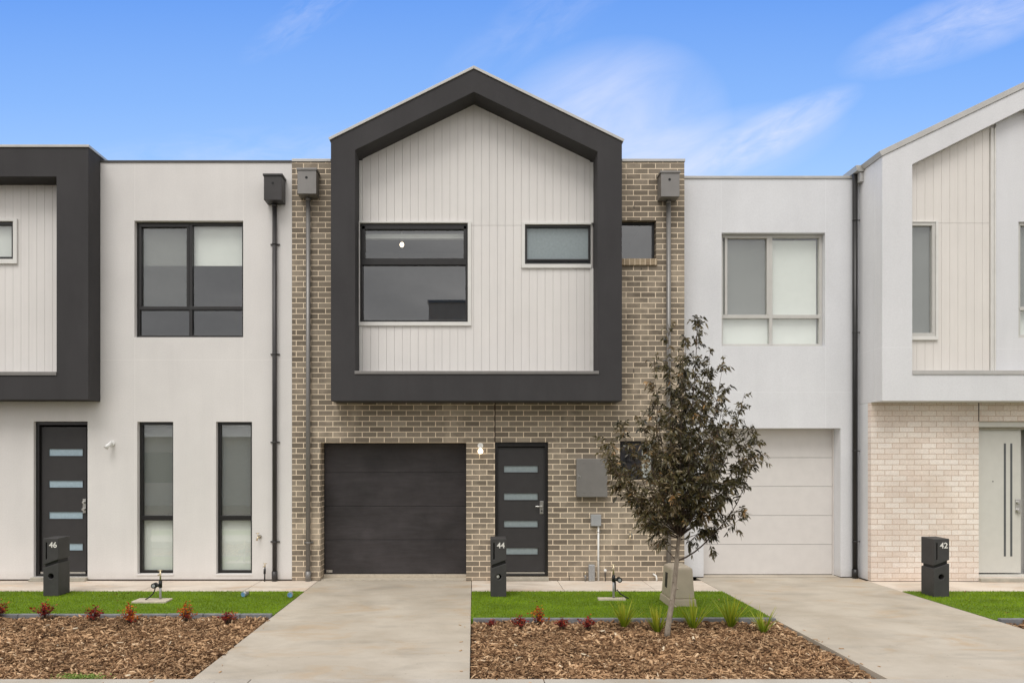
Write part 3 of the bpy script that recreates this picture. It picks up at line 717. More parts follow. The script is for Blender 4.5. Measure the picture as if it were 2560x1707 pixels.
MB().box(h_dd[0]+.002, h_dd[1]+.006, -.06, .19, .0045, .059).build('door_step', M['step_concrete'], HB, bevel=.008)
rainhead(HB, (743.5, 790.5, 424, 484.5), (766,444), M['metal_grey'], 770.5, brackets=(1356,))
rainhead(HB, (1652.5, 1699, 431, 491.6), (1674,449), M['metal_grey'], 1671.5, brackets=(900,))
for px_, y0_, y1_ in ((1423,1438,1450),(1585,513,522),(1603,670,675),(1584.5,922,932)): MB().box(X(px_)-.005, X(px_)+.005, -.001, .006, Z(y1_), Z(y0_)).build('weep_hole', M['black'], HB)

# ---------------- house 42 (right, cool white render and cream brick)
HC = thing('townhouse', 'cool white rendered two-storey townhouse with pale garage door and cream brick entry, at the right', 'townhouse', (6.357,0,0), 'row of attached townhouses')
YG = .32; cx0, cx1 = br_+.004, 6.357
top42 = Z(447,YG)
h_w = rect(1804,2063,582,865,YG); h_gg = rect(1759,2101.5,1070,1441,YG); h_gg = (h_gg[0],h_gg[1],-.02,h_gg[3])
MB().wall(cx0, cx1-.002, .012, top42, YG, YG+.22, [h_w,h_gg]).build('wall', M['render_cool'], HC)
MB().box(cx0, cx1-.002, YG-.018, YG+.26, top42+.001, top42+.042).build('parapet_cap', M['metal_light'], HC, bevel=.003)
window(HC, h_w, YG+.10, M['frame_pale'], .05, bars=[(1923,1931,580,868,.004),(1800,2070,787,796,.006),(1812,1923,590,596,.010),(1812,1818,596,787,.01),(1917,1923,596,787,.01)],
   panes=[(1808,1926,590,790),(1928,2058,590,790),(1808,1926,794,862),(1928,2058,794,862)], blinds=[(1808,1926,600,862,'blind_pale'),(1930,2046,598,862,'blind_pale')],
   screens=[(1815,1920,592,788)], label='large pale framed window above the pale garage door', by=.08)
# upper bay
YB = -.43
P = lambda x, y: (X(x,YB), Z(y,YB))
x0b = 6.357; xa = X(2570,YB); x1b = 2*xa-x0b
zsh = Z(390,YB); zap = Z(216,YB); zbot = Z(1002,YB)
outer = [(x0b,zbot),(x1b,zbot),(x1b,zsh),(xa,zap),(x0b,zsh)]
xi0 = X(2281,YB); xi1 = 2*xa-xi0; zis = Z(411,YB); zia = Z(267,YB); zib = Z(934,YB)
inner = [(xi0,zib),(xi1,zib),(xi1,zis),(xa,zia),(xi0,zis)]
MB().ring(outer, inner, YB, -.20).ring([(x0b,zbot),(x1b,zbot),(x1b,zsh),(xa,zap),(x0b,zsh)], [(x0b+.3,zbot+.2),(x1b-.3,zbot+.2),(x1b-.3,zsh-.05),(xa,zap-.3),(x0b+.3,zsh-.05)], -.199, .54).build('gable_surround', M['render_bay'], HC, bevel=.005)
MB().prism([(x0b,Z(480,YB)),(x1b,Z(480,YB)),outer[2],outer[3],outer[4]], .545, 4.0).build('gable_roof', M['render_bay'], HC)
c1 = capstrip(outer[4], outer[3], .085, .02, 0); c2 = capstrip(outer[3], outer[2], .085, 0, .02)
lo, hi = (xa, zap+.003), (xa, zap+.096)
MB().prism([c1[0], lo, hi, c1[3]], YB-.016, 4.02).prism([lo, c2[1], c2[2], hi], YB-.016, 4.02).build('gable_flashing', M['metal_light'], HC, bevel=.002)
YC = -.28
zsof = lambda x: (zis + (zia-zis)*(x-xi0)/(xa-xi0)) if x < xa else (zis + (zia-zis)*(xi1-x)/(xi1-xa))
h_n = (xi0+.001, X(2337,YC), Z(841,YC), Z(557,YC)); h_r = (X(2545,YC), X(2545,YC)+1.5, Z(845,YC), Z(555,YC))
xbat = X(2475,YC); xbat1 = X(2487,YC)
ed = [xi0]; e = X(2292,YC)
while e < xbat-.02: ed.append(e); e += .1295
ed.append(xbat-.010)
APEX = -99
MB().strips(ed, .0034, zib+.012, lambda x: zsof(x)-.003, [h_n], YC, YC+.022, joints=(Z(558,YC),)).build('cladding', M['board_cream'], HC)
MB().strips([xi0, xbat1+.012], 0, zib+.001, lambda x: zsof(x)-.002, [h_n], YC+.0225, YC+.07).build('cladding_backing', M['board_gap'], HC)
mbx = MB().box(xbat, xbat+.016, YC-.03, YC+.022, zib+.012, zsof(xbat)-.03).box(xbat1-.016, xbat1, YC-.03, YC+.022, zib+.012, zsof(xbat)-.03).box(xbat+.016, xbat1-.016, YC-.006, YC+.022, zib+.012, zsof(xbat)-.03)
mbx.build('expansion_batten', M['trim_white'], HC, bevel=.002)
APEX = xa
MB().strips([xbat1+.014, xa, xi1-.001], 0, zib+.012, lambda x: zsof(x)-.003, [h_r], YC-.01, YC+.07).build('bay_wall', M['render_bay'], HC)
MB().box(xi0, xi1, YB-.0, YC-.031, zib-.001, zib+.011).box(xi0-.002, xi1+.01, YB-.014, YB-.002, zib-.012, zib+.052).build('surround_flashing', M['metal_light'], HC, bevel=.003)
w = window(HC, h_n, YC-.02, M['frame_pale'], .05, panes=[(2283,2330,562,840)], blinds=[(2262,2340,557,842)], screens=[(2283,2330,562,840)], label='narrow pale framed window in the cream cladding', fd=.12)
h = h_n; MB().box(h[1]+.001,h[1]+.035,YC-.035,YC-.001,h[2]-.06,h[3]+.02).box(h[0],h[1],YC-.035,YC-.001,h[2]-.06,h[2]-.001).box(h[0],h[1],YC-.03,YC-.001,h[3]+.001,h[3]+.02).build('window_trim', M['trim_white'], w, bevel=.003)
window(HC, h_r, YC+.02, M['frame_pale'], .05, bars=[(2540,2900,767,776,.006)], panes=[(2548,2800,556,770),(2548,2800,773,843)], blinds=[(2550,2790,560,842,'blind_pale')], screens=[(2550,2790,560,768)], label='pale framed window at the right picture edge')
# ground floor side return and cream brick
MB().box(6.357, 6.52, -.001, .545, .012, zbot-.002).build('side_wall', M['render_cool'], HC)
h_d42 = (X(2447,-.1), X(2447,-.1)+.98, .06, Z(1053,-.1))
MB().wall(6.357, x1b, .01, zbot-.003, -.1, -.0015, [h_d42]).build('brick_wall', M['brick_cream'], HC)
MB().box(6.37, h_d42[0], -.09, -.01, -.12, .0095).build('footing', M['sealant'], HC)
MB().box(h_d42[0]-.008, h_d42[0]+.006, -.1025, -.098, h_d42[3]+.002, zbot-.004).build('expansion_joint', M['sealant'], HC)
MB().box(6.53, x1b, .0, .2, .02, zbot-.003).box(6.53, x1b-.3, .2, .54, zbot-.25, zbot+.19).build('inner_wall', M['plaster'], HC) if False else None
Yd = .02; d = h_d42
f = MB(); f.box(d[1]-.06,d[1]-.002,-.07,Yd+.08,d[2],d[3]-.002); f.box(d[0]+.002,d[0]+.012,-.03,Yd+.08,d[2],d[3]-.002); f.box(d[0]+.012,d[1]-.06,-.07,Yd+.08,d[3]-.09,d[3]-.002); f.box(d[0]+.012,d[1]-.06,-.02,Yd+.08,.062,.10)
f.build('door_frame', M['door_pale'], HC, bevel=.003)
MB().box(d[0]+.012, d[1]-.06, -.015, -.005, d[3]-.13, d[3]-.092).build('door_seal', M['step_concrete'], HC)
dl = door_leaf(HC, (2440, 2552, 1070, 1431), Yd, 0, M['door_pale'], [], M['steel'])
for px_ in (2512, 2528): MB().box(X(px_-2.6,Yd),X(px_+2.6,Yd),Yd-.003,Yd-.0005,Z(1390,Yd),Z(1108,Yd)).build('door_inlay', M['groove_dark'], dl)
MB().tube([(X(2482,Yd),Yd-.006,Z(1203,Yd)),(X(2482,Yd),Yd-.0005,Z(1203,Yd))],.009,10).build('peephole', M['metal_dark'], dl)
hb = MB(); xx, zz = X(2544,Yd), Z(1265,Yd)
hb.box(xx-.042,xx+.042,Yd-.012,Yd-.001,zz-.115,zz+.115); hb.tube([(xx,Yd-.012,zz+.06),(xx,Yd-.045,zz+.06)],.028,12); hb.tube([(xx,Yd-.012,zz-.065),(xx,Yd-.055,zz-.065)],.032,12)
hb.build('door_handle', M['steel'], dl, bevel=.003)
MB().box(d[0], d[1]+.3, -.16, -.0, .0, .058).build('door_step', M['step_concrete'], HC, bevel=.008)
# interior
mb = MB().box(cx0+.003, cx0+.12, YG+.222, 7.8, -.13, top42-.05).box(x1b-.12, x1b, .55, 7.8, -.13, zbot).box(cx0+.003, x1b, 7.801, 8, -.13, top42-.05).box(6.53, x1b-.001, .21, .33, .0, zbot-.01)
mb.build('party_wall', M['plaster'], HC)
MB().box(cx0+.13, x1b-.13, .8, 7.8, 2.95, 3.2).box(cx0+.13, x1b-.13, 3.0, 3.1, 0, top42-.4).build('floor', M['plaster'], HC)
MB().box(cx0+.125, x0b-.01, YG+.222, 7.8, top42-.3, top42-.18).build('roof', M['roof_sheet'], HC)
# pale garage door
Yg = YG+.27; gx0, gx1 = h_gg[0]+.001, h_gg[1]-.001
mb = MB().box(gx1-.012, gx1, YG+.222, Yg-.004, 0, h_gg[3]).box(gx0, gx0+.012, YG+.222, Yg-.004, 0, h_gg[3]).box(gx0+.012, gx1-.012, YG+.222, Yg-.004, h_gg[3]-.01, h_gg[3]); mb.build('garage_frame', M['garage_pale'], HC)
zs = [Z(1435,Yg), Z(1360,Yg), Z(1288,Yg), Z(1215.5,Yg), Z(1143.6,Yg), h_gg[3]+.08]
gd = thing('garage_door', None, None, ((gx0+gx1)/2, Yg, zs[0])); gd.parent = HC
for a, b in zip(zs[:-1], zs[1:]): MB().box(gx0-.05, gx1+.05, Yg, Yg+.04, a+.0025, b-.0025).build('door_panel', M['garage_pale'], gd, bevel=.004)
MB().box(gx0-.05, gx1+.05, Yg+.012, Yg+.03, zs[0]+.01, zs[-1]-.01).build('panel_backing', M['groove_dark'], gd)
MB().box(gx0+.002, gx0+.05, Yg-.03, Yg-.004, Z(1426,Yg), Z(1423,Yg)).build('door_latch', M['metal_dark'], gd)
MB().box(gx0+.001, gx1-.001, YG+.008, 1.2, -.12, .004).build('garage_threshold', M['concrete_drive'], HC)
# gutter end over the parapet and corner downpipe
gz1, gz0 = Z(413,.1), Z(428,.1)
MB().prism([(6.236,gz0+.01),(6.300,gz0-.005),(6.355,gz0),(6.355,gz1),(6.222,gz1)], .10, 1.2).build('gutter', M['metal_light'], HC, bevel=.003)
MB().box(6.30, 6.3555, .12, .30, gz0-.16, gz0-.008).build('eaves_fascia', M['metal_light'], HC, bevel=.003)
px_ = X(2137.5,.24)
mb = MB().tube([(px_,.24,gz0-.004),(px_,.24,.0)], .040, 14); mb.tube([(px_,.24,.15),(px_,.24,.001)], .048, 14); dp = mb.build('downpipe', M['pipe_black'], HC)
for y in (551,831,1127,1353):
    z = Z(y,.24); MB().tube([(px_,.24,z-.012),(px_,.24,z+.012)], .043, 14).box(px_, 6.355, .232, .248, z-.006, z+.006).build('pipe_bracket', M['pipe_black'], dp)

for nm, lab, x0, x1, y0, y1, h, hip in (('street_house','sandy two-storey flat-roofed house across the street, mirrored in the large gable window',-1.9,7.5,-28,-19.5,8.6,0),('street_house','low pitched-roof house across the street, mirrored in the slim windows',-17,-4.0,-31,-22,3.0,2.3)):
    r = thing(nm, lab, 'house', ((x0+x1)/2,(y0+y1)/2,-.15))
    MB().wall(x0,x1,-.15,h,y1,y1-.2,[(x0+1.2,x0+3.2,.9,2.3),(x1-3.4,x1-1.2,.9,2.3)]).build('wall', M['street_render'], r)
    MB().box(x0,x0+.2,y0,y1-.201,-.15,h).box(x1-.2,x1,y0,y1-.201,-.15,h).box(x0+.2,x1-.2,y0,y0+.2,-.15,h).build('rear_wall', M['render_warm'], r)
    for a, b in ((x0+1.2,x0+3.2),(x1-3.4,x1-1.2)): MB().box(a,b,y1-.15,y1-.1,.9,2.3).build('window', M['frame_black'], r)
    if hip:
        q = MB(); e = .5; zz = h+.002
        A = [(x0-e,y0-e,zz),(x1+e,y0-e,zz),(x1+e,y1+e,zz),(x0-e,y1+e,zz)]; cyy = (y0+y1)/2; B = [(x0+3.5,cyy,zz+hip),(x1-3.5,cyy,zz+hip)]
        q.face([A[0],A[1],B[1],B[0]]); q.face([A[2],A[3],B[0],B[1]]); q.face([A[1],A[2],B[1]]); q.face([A[3],A[0],B[0]]); q.face(A[::-1]); q.build('roof', M['roof_sheet'], r)
    else: MB().box(x0-.05,x1+.05,y0-.05,y1+.05,h+.002,h+.12).build('roof', M['metal_grey'], r)
# ------------------------------------------------------------------ fittings on the walls
# wall lamps
xx, zz = X(281), Z(1108)
l = thing('wall_lamp', 'small white unlit wall spotlight beside the charcoal door on the white house', 'wall lamp', (xx, 0, zz))
MB().tube([(xx,-.001,zz),(xx,-.02,zz)], .045, 20).build('base_plate', M['pvc_white'], l, bevel=.004)
MB().tube([(xx,-.02,zz),(xx-.01,-.07,zz-.01)], .014, 10).build('arm', M['pvc_white'], l)
MB().tube([(xx+.01,-.055,zz+.02),(xx-.02,-.10,zz-.035),(xx-.045,-.13,zz-.075)], [.022,.030,.036], 16).build('lamp_head', M['pvc_white'], l)
xx, zz = X(1201), Z(1114)
l = thing('wall_lamp', 'small white wall lamp with a lit globe between the dark garage and the front door', 'wall lamp', (xx, 0, zz))
MB().tube([(xx,-.001,zz),(xx,-.025,zz)], .046, 20).build('base_plate', M['pvc_white'], l, bevel=.004)
MB().tube([(xx,-.025,zz-.01),(xx,-.06,zz-.045)], .022, 12).build('lamp_holder', M['pvc_white'], l)
MB().ball((xx,-.075,zz-.088), .043).build('globe', M['globe_lit'], l)
# lamp inside the upstairs room
xx, zz = X(1004.7, 1.0), Z(612, 1.0)
l = thing('ceiling_lamp', 'lit bare bulb hanging behind the large gable window', 'lamp', (xx, 1.0, zz))
MB().tube([(xx,1.0,zz+.04),(xx,1.0,topb-.31)], .006, 8).build('cord', M['pvc_white'], l)
MB().tube([(xx,1.0,zz+.09),(xx,1.0,zz+.035)], .022, 12).build('bulb_holder', M['pvc_white'], l)
MB().ball((xx,1.0,zz), .036, sz=1.12).build('bulb', M['bulb_warm'], l)
# meter box
a = rect(1441.5,1518.5,1146,1242,-.12)
l = thing('meter_box', 'grey steel meter box on the brick wall right of the front door', 'meter box', ((a[0]+a[1])/2, 0, a[2]))
MB().box(a[0]+.004, a[1]-.004, -.105, -.001, a[2]+.004, a[3]-.004).build('case', M['metal_grey'], l, bevel=.004)
MB().box(a[0], a[1], -.122, -.1055, a[2], a[3]).build('lid', M['metal_grey'], l, bevel=.005)
zz = Z(1192,-.12); MB().box(a[0]+.022, a[0]+.062, -.127, -.1225, zz-.022, zz+.022).build('lock', M['steel'], l, bevel=.003)
mb = MB()
for ux in (.25,.5,.78):
    for uz in (.12,.88): cx_, cz_ = a[0]+(a[1]-a[0])*ux, a[2]+(a[3]-a[2])*uz; mb.tube([(cx_-.02,-.1235,cz_),(cx_+.02,-.1235,cz_)], .003, 6)
mb.build('louvre', M['metal_grey'], l)
# junction box and conduit
a = rect(1478,1503,1286,1314.5,-.07)
l = thing('junction_box', 'small grey square junction box with white conduit below it on the brick wall', 'junction box', ((a[0]+a[1])/2, 0, a[2]))
MB().box(a[0], a[1], -.07, -.001, a[2], a[3]).build('case', M['pvc_grey'], l, bevel=.006)
cx_ = X(1496,-.03); c = MB().tube([(cx_,-.03,a[2]-.001),(cx_,-.03,.005)], .0155, 12).build('conduit', M['pvc_white'], l)
for y in (1329,1400): z = Z(y,-.03); MB().tube([(cx_,-.03,z-.008),(cx_,-.03,z+.008)], .019, 12).box(cx_, cx_+.045, -.012, -.001, z-.008, z+.008).build('saddle_clip', M['steel'], l)
# galvanised service cover, little riser pipes
a = rect(1472,1487,1411,1453,-.06)
l = thing('pipe_cover', 'short galvanised steel pipe cover standing against the brick wall', 'pipe cover', ((a[0]+a[1])/2, -.05, 0))
MB().box(a[0], a[1], -.075, -.002, .003, a[3]).build('cover', M['galv'], l, bevel=.012)
MB().box((a[0]+a[1])/2-.012, (a[0]+a[1])/2+.012, -.082, -.0755, .02, a[3]-.02).build('rib', M['galv'], l, bevel=.003)
cx_ = X(1463.5,-.05); zt = Z(1428,-.05)
l = thing('gas_riser', 'thin grey riser pipe with brass top left of the pipe cover', 'pipe', (cx_, -.05, 0))
MB().tube([(cx_,-.05,.002),(cx_,-.05,zt-.05)], .016, 10).build('pipe', M['metal_grey'], l); MB().tube([(cx_,-.05,zt-.05),(cx_,-.05,zt)], .011, 10).build('cap', M['brass'], l)
cx_ = X(1513,-.05); zt = Z(1427,-.05)
l = thing('tap_riser', 'thin riser pipe with a white round cap right of the white conduit', 'pipe', (cx_, -.05, 0))
MB().tube([(cx_,-.05,.002),(cx_,-.05,zt)], .009, 10).build('pipe', M['metal_dark'], l); MB().ball((cx_,-.055,zt+.01), .025).build('cap', M['pvc_white'], l)
cx_ = X(1640,-.05)
l = thing('drain_pipe', 'pale curved pipe end rising from the path beside the tan cabinet', 'pipe', (cx_, -.05, 0))
tag(MB().tube([(cx_+.01,-.05,.002),(cx_+.01,-.05,.05),(cx_,-.05,.085),(cx_-.02,-.03,.10),(cx_-.03,-.003,.105)], .014, 10).build('pipe', M['pvc_white'], l))
# taps
def wall_tap(xx, zz, label):
    l = thing('wall_tap', label, 'tap', (xx, 0, zz))
    MB().tube([(xx,-.001,zz),(xx,-.012,zz)], .032, 16).build('flange', M['steel'], l)
    MB().tube([(xx,-.012,zz),(xx-.01,-.06,zz),(xx-.02,-.075,zz-.015),(xx-.028,-.08,zz-.055)], .013, 10).build('spout', M['brass'], l)
    MB().tube([(xx-.012,-.062,zz),(xx-.018,-.065,zz+.06)], .006, 8).tube([(xx-.045,-.065,zz+.06),(xx+.008,-.065,zz+.065)], .006, 8).build('handle', M['brass'], l)
wall_tap(X(650), Z(1341), 'brass wall tap on the white house left of the downpipe')
wall_tap(X(1576), Z(1337), 'brass wall tap on the brick wall beside the tree')
xx = X(661.5,-.08); zt = Z(1409,-.08)
l = thing('standpipe_tap', 'low brass tap on a black riser at the foot of the white wall', 'tap', (xx, -.08, 0))
MB().tube([(xx,-.08,.001),(xx+.006,-.08,zt-.05)], [.012,.010], 10).tube([(xx,-.08,zt-.16),(xx+.003,-.08,zt-.08)], .019, 10).build('riser', M['hose_black'], l)
MB().tube([(xx+.006,-.08,zt-.05),(xx+.006,-.08,zt)], .010, 10).tube([(xx+.006,-.08,zt-.03),(xx-.02,-.10,zt-.045)], .009, 8).build('tap_body', M['brass'], l)
MB().tube([(xx-.022,-.08,zt+.004),(xx+.034,-.08,zt+.008)], .006, 8).build('handle', M['brass'], l)

# ------------------------------------------------------------------ letterboxes
def letterbox(txt, px, py, label):
    x, y = G(px, py); y += .15; z0 = .004
    l = thing('letterbox', label, 'letterbox', (x, y, z0), 'charcoal concrete letterboxes at the lawn edge')
    W, D = .11, .15; H = .826
    zl, zr = .415, .497     # top of lower block, left / right of front
    lo = MB().hexa([(x-W,y-D,z0),(x+W,y-D,z0),(x+W,y+D,z0),(x-W,y+D,z0),(x-W,y-D,z0+zl-.012),(x+W,y-D,z0+zr-.02),(x+W,y+D,z0+zr-.02),(x-W,y+D,z0+zl-.012)])
    g = .030
    up = MB().hexa([(x-W,y-D,z0+zl+g),(x+W,y-D,z0+zr+g),(x+W,y+D,z0+zr+g),(x-W,y+D,z0+zl+g),(x-W,y-D,z0+H-.004),(x+W,y-D,z0+H),(x+W,y+D,z0+H+.006),(x-W,y+D,z0+H+.002)])
    neck = MB().hexa([(x-W+.02,y-D+.02,z0+zl-.02),(x+W-.02,y-D+.02,z0+zr-.028),(x+W-.02,y+D-.02,z0+zr-.028),(x-W+.02,y+D-.02,z0+zl-.02),(x-W+.02,y-D+.02,z0+zl+g+.02),(x+W-.02,y-D+.02,z0+zr+g+.005),(x+W-.02,y+D-.02,z0+zr+g+.005),(x-W+.02,y+D-.02,z0+zl+g+.02)])
    a = lo.build('base', M['letterbox_grey'], l); b = up.build('mail_box', M['letterbox_grey'], l)
    neck.build('neck', M['black'], l)
    c = MB().tube([(0.0,-D-.02,.285),(0.0,-D+.2,.285)], .040, 20); c.f = c.f; cut(a, c)
    s = MB().box(-.074,-.056,-D-.02,-D+.06,.525,.765); cut(b, s)
    for q in (a, b):
        m = q.modifiers.new('bevel','BEVEL'); m.width = .006; m.segments = 2; m.limit_method = 'ANGLE'; m.angle_limit = R(40)
    MB().box(x-.078,x-.052,y-D+.055,y-D+.058,z0+.52,z0+.77).build('slot_lining', M['black'], l)
    text_obj(txt, .112, M['number_white'], l, (.032, -D-.001, .728))
    if txt == '44': MB().ball((x-.012,y-D+.05,z0+.285), .030).build('pale_ball', M['pale_fill'], l)  # whitish ball set inside the round hole of this letterbox only
    return l
letterbox('44', 1246.5, 1492.5, 'charcoal letterbox numbered 44 at the edge of the centre lawn')
letterbox('46', 127, 1490.6, 'charcoal letterbox numbered 46 on the left lawn')
letterbox('42', 2354, 1493, 'charcoal letterbox numbered 42 on the right lawn')

# ------------------------------------------------------------------ water meters
def water_meter(px, py, padc, padw, padd, label, flip):
    x, y = G(px, py)
    l = thing('water_meter', label, 'water meter', (x, y, .004), 'water meter standpipes in the lawns')
    z = .03
    MB().box(padc[0]-padw, padc[0]+padw, padc[1]-padd, padc[1]+padd, -.02, z).build('concrete_pad', M['paver'], l, bevel=.01)
    d = CD+y; zt = Z(1426, y) if flip < 0 else Z(1412, y)
    MB().tube([(x,y,z-.01),(x,y,zt-.18)], .016, 12).build('riser', M['galv'], l)
    zm = zt-.20
    MB().tube([(x,y,zm-.03),(x,y,zm+.06)], .024, 12).tube([(x+.0,y,zm),(x+flip*.07,y-.01,zm)], .020, 12).tube([(x+flip*.075,y-.05,zm),(x+flip*.075,y+.03,zm)], .036, 18).build('meter', M['hose_black'], l)
    MB().tube([(x+flip*.075,y-.052,zm),(x+flip*.075,y-.0505,zm)], .022, 14).build('dial', M['pvc_grey'], l)
    MB().tube([(x,y,zm+.06),(x,y,zt)], .011, 10).tube([(x,y,zt-.04),(x-.03,y-.02,zt-.06)], .009, 8).tube([(x-.035,y,zt+.002),(x+.025,y,zt+.006)], .007, 8).build('tap', M['brass'], l)
    sx = flip
    if flip < 0: pts = [(x+sx*.06,y-.02,zm-.02),(x+sx*.068,y-.03,zm-.07),(x+sx*.085,y-.04,z+(zm-z)*.42),(x+sx*.13,y-.05,z+(zm-z)*.18),(x+sx*.18,y-.06,z+.005)]
    else: pts = [(x+.02,y-.02,zm-.02),(x+.022,y-.03,zm-.16),(x+.04,y-.03,z+.12),(x+.09,y-.03,z+.06),(x+.17,y-.04,z+.012),(x+.2,y-.05,z+.004)]
    MB().tube(pts, .0085, 8).build('hose', M['hose_black'], l)
water_meter(401, 1502, PAD1, .235, .125, 'black water meter on a standpipe with hose in the left lawn', -1)
water_meter(1534, 1499, PAD2, .19, .06, 'black water meter on a standpipe with hose in the centre lawn', 1)
# lawn spotlights
for px, py, rz, lab in ((612,1487,.45,'small lawn spotlight with blue lens further from the driveway'), (726,1488,-.05,'small lawn spotlight with blue lens at the driveway corner')):
    x, y = G(px, py, .03)
    l = thing('garden_spotlight', lab, 'garden light', (x, y, .004), 'small spotlights lying on the left lawn')
    dx, dy = -math.sin(rz), -math.cos(rz)
    MB().tube([(x-dx*.06,y-dy*.06,.05),(x,y,.05),(x+dx*.035,y+dy*.035,.044)], [.028,.036,.042], 16).build('lamp_body', M['galv'], l)
    MB().tube([(x+dx*.0355,y+dy*.0355,.044),(x+dx*.038,y+dy*.038,.0438)], .033, 16).build('lens', M['lens_blue'], l)
    MB().tube([(x-dx*.02,y-dy*.02,.03),(x-dx*.02,y-dy*.02,-.02)], .009, 8).build('stake', M['metal_dark'], l)
# utility cabinet
xA, yA = G(1674, 1516.5); xB = X(1740, yA); dep = .50
l = thing('utility_cabinet', 'tan tapered utility cabinet with black side slot on the lawn behind the tree', 'utility cabinet', ((xA+xB)/2, yA+dep/2, .004))
zf = .10
MB().hexa([(xA-.012,yA-.01,0),(xB+.012,yA-.01,0),(xB+.012,yA+dep,0),(xA-.012,yA+dep,0),(xA,yA,zf),(xB,yA,zf),(xB,yA+dep-.01,zf),(xA,yA+dep-.01,zf)]).build('plinth', M['kiosk_tan'], l, bevel=.008)
zt = .50; ti = .032
MB().hexa([(xA+.012,yA+.012,zf+.001),(xB-.012,yA+.012,zf+.001),(xB-.012,yA+dep-.022,zf+.001),(xA+.012,yA+dep-.022,zf+.001),(xA+ti,yA+.04,zt),(xB-ti,yA+.04,zt),(xB-ti,yA+dep-.06,zt),(xA+ti,yA+dep-.06,zt)]).build('cover', M['kiosk_tan'], l, bevel=.014)
MB().hexa([(xA+ti+.003,yA+.043,zt+.001),(xB-ti-.003,yA+.043,zt+.001),(xB-ti-.003,yA+dep-.063,zt+.001),(xA+ti+.003,yA+dep-.063,zt+.001),(xA+ti+.05,yA+.10,zt+.030),(xB-ti-.05,yA+.10,zt+.030),(xB-ti-.05,yA+dep-.12,zt+.030),(xA+ti+.05,yA+dep-.12,zt+.030)]).build('lid', M['kiosk_tan'], l, bevel=.006)
def side(z): return xA+.012+(ti-.012)*(z-zf)/(zt-zf)
q = [(.20,.14),(.36,.14)]
MB().hexa([(side(.22)-.004,yA+.20,.22),(side(.22)+.01,yA+.20,.22),(side(.22)+.01,yA+.31,.22),(side(.22)-.004,yA+.31,.22),(side(.42)-.004,yA+.20,.42),(side(.42)+.01,yA+.20,.42),(side(.42)+.01,yA+.31,.42),(side(.42)-.004,yA+.31,.42)]).build('vent_slot', M['black'], l)

# ------------------------------------------------------------------ planting
def leaf_mesh(name, mat, pts, dirs, L, W, tone, parent, droop=.25, fold=.0, loc=None):
    """one bent, pointed leaf per entry: 2 quads + tip"""
    n = len(pts); pts = np.array(pts); d = np.array(dirs); d /= np.linalg.norm(d,axis=1)[:,None]
    rv = rng.normal(size=(n,3)); s = np.cross(d, rv); s /= np.linalg.norm(s,axis=1)[:,None]+1e-9
    L = np.asarray(L); W = np.asarray(W)
    g = np.array([0,0,-1.0])
    def at(t): return pts + d*(L*t)[:,None] + g*(L*droop*t*t)[:,None]
    V = [at(0), at(.35)-s*(W)[:,None], at(.35)+s*(W)[:,None], at(.72)-s*(W*.72)[:,None], at(.72)+s*(W*.72)[:,None], at(1.0)]
    V = np.stack(V,1).reshape(-1,3); b = 6*np.arange(n)[:,None]
    tri = np.array([(0,2,1),(1,2,4),(1,4,3),(3,4,5)]); Fq = (b[:,:,None]+tri[None]).reshape(-1,3)
    return np_mesh(name, V, Fq, mat, np.repeat(np.asarray(tone),6), loc=tuple(wloc(parent)) if loc is None else loc, parent=parent)
def red_shrub(seed, n_st, h, sp, orange=0.0):
    rs = np.random.default_rng(seed)
    root = thing('red_shrub', 'x', 'shrub', (0,0,0)); stems = MB(); P_, D_, L_, W_, T_ = [],[],[],[],[]
    for i in range(n_st):
        a = rs.uniform(0,2*np.pi); r = rs.uniform(.1,1)*sp; hh = h*rs.uniform(.45,1.0)*(1.15-.5*r/sp)
        tip = Vector((math.cos(a)*r, math.sin(a)*r, hh)); mid = tip*.5+Vector((0,0,hh*.12))
        stems.tube([(0,0,-.03), mid, tip], [.004,.003,.0018], 5)
        for k_ in range(int(rs.integers(9,16))):
            t = rs.uniform(.35,1.05); p = (Vector((0,0,0)).lerp(mid, t*2) if t < .5 else mid.lerp(tip, (t-.5)*2))
            dd = rs.normal(size=3); dd[2] = abs(dd[2])*.6+.15; dd = dd/np.linalg.norm(dd)
            P_.append(p+Vector(dd*rs.uniform(0,.02))); D_.append(dd); L_.append(rs.uniform(.020,.042)); W_.append(rs.uniform(.005,.009)); T_.append(np.clip(rs.normal(.40+orange+.3*(t-.6),.2),0,1))
    stems.build('stem', M['twig'], root)
    leaf_mesh('foliage', M['red_leaf'], P_, D_, L_, W_, T_, root, .2)
    return root
protoR = [red_shrub(11, 22, .22, .12), red_shrub(12, 18, .20, .10), red_shrub(13, 20, .23, .12, .34)]
GR1, GR2 = 'red shrubs in the left mulch bed', 'red shrubs in the mulch bed between the driveways'
spots = [(8,1548,0,1.05,'dark red shrub cut by the left picture edge',GR1),(112,1556,0,1.0,'dark red bushy shrub second from the left in the left bed',GR1),(233,1560,1,1.0,'burgundy sparse shrub in line with the wall spotlight in the left bed',GR1),
 (325,1563,2,.95,'bright orange-red shrub in front of the nearer slim window',GR1),(465,1560,2,.92,'red and orange shrub right of the left water meter',GR1),(568,1564,1,.9,'small dark red shrub nearest the centre driveway in the left bed',GR1),
 (1228,1572,1,.55,'smallest crimson shrub below letterbox 44',GR2),(1300,1574,1,.85,'dark red shrub second from the driveway in the centre bed',GR2),(1347,1568,2,.85,'tallest red shrub with an orange tip in the centre bed',GR2),(1405,1577,0,.70,'thin purplish red shrub in the centre bed left of the strap-leaved plants',GR2),(1470,1580,0,.8,'low wide red shrub beside the first strap-leaved plant',GR2)]
used = set()
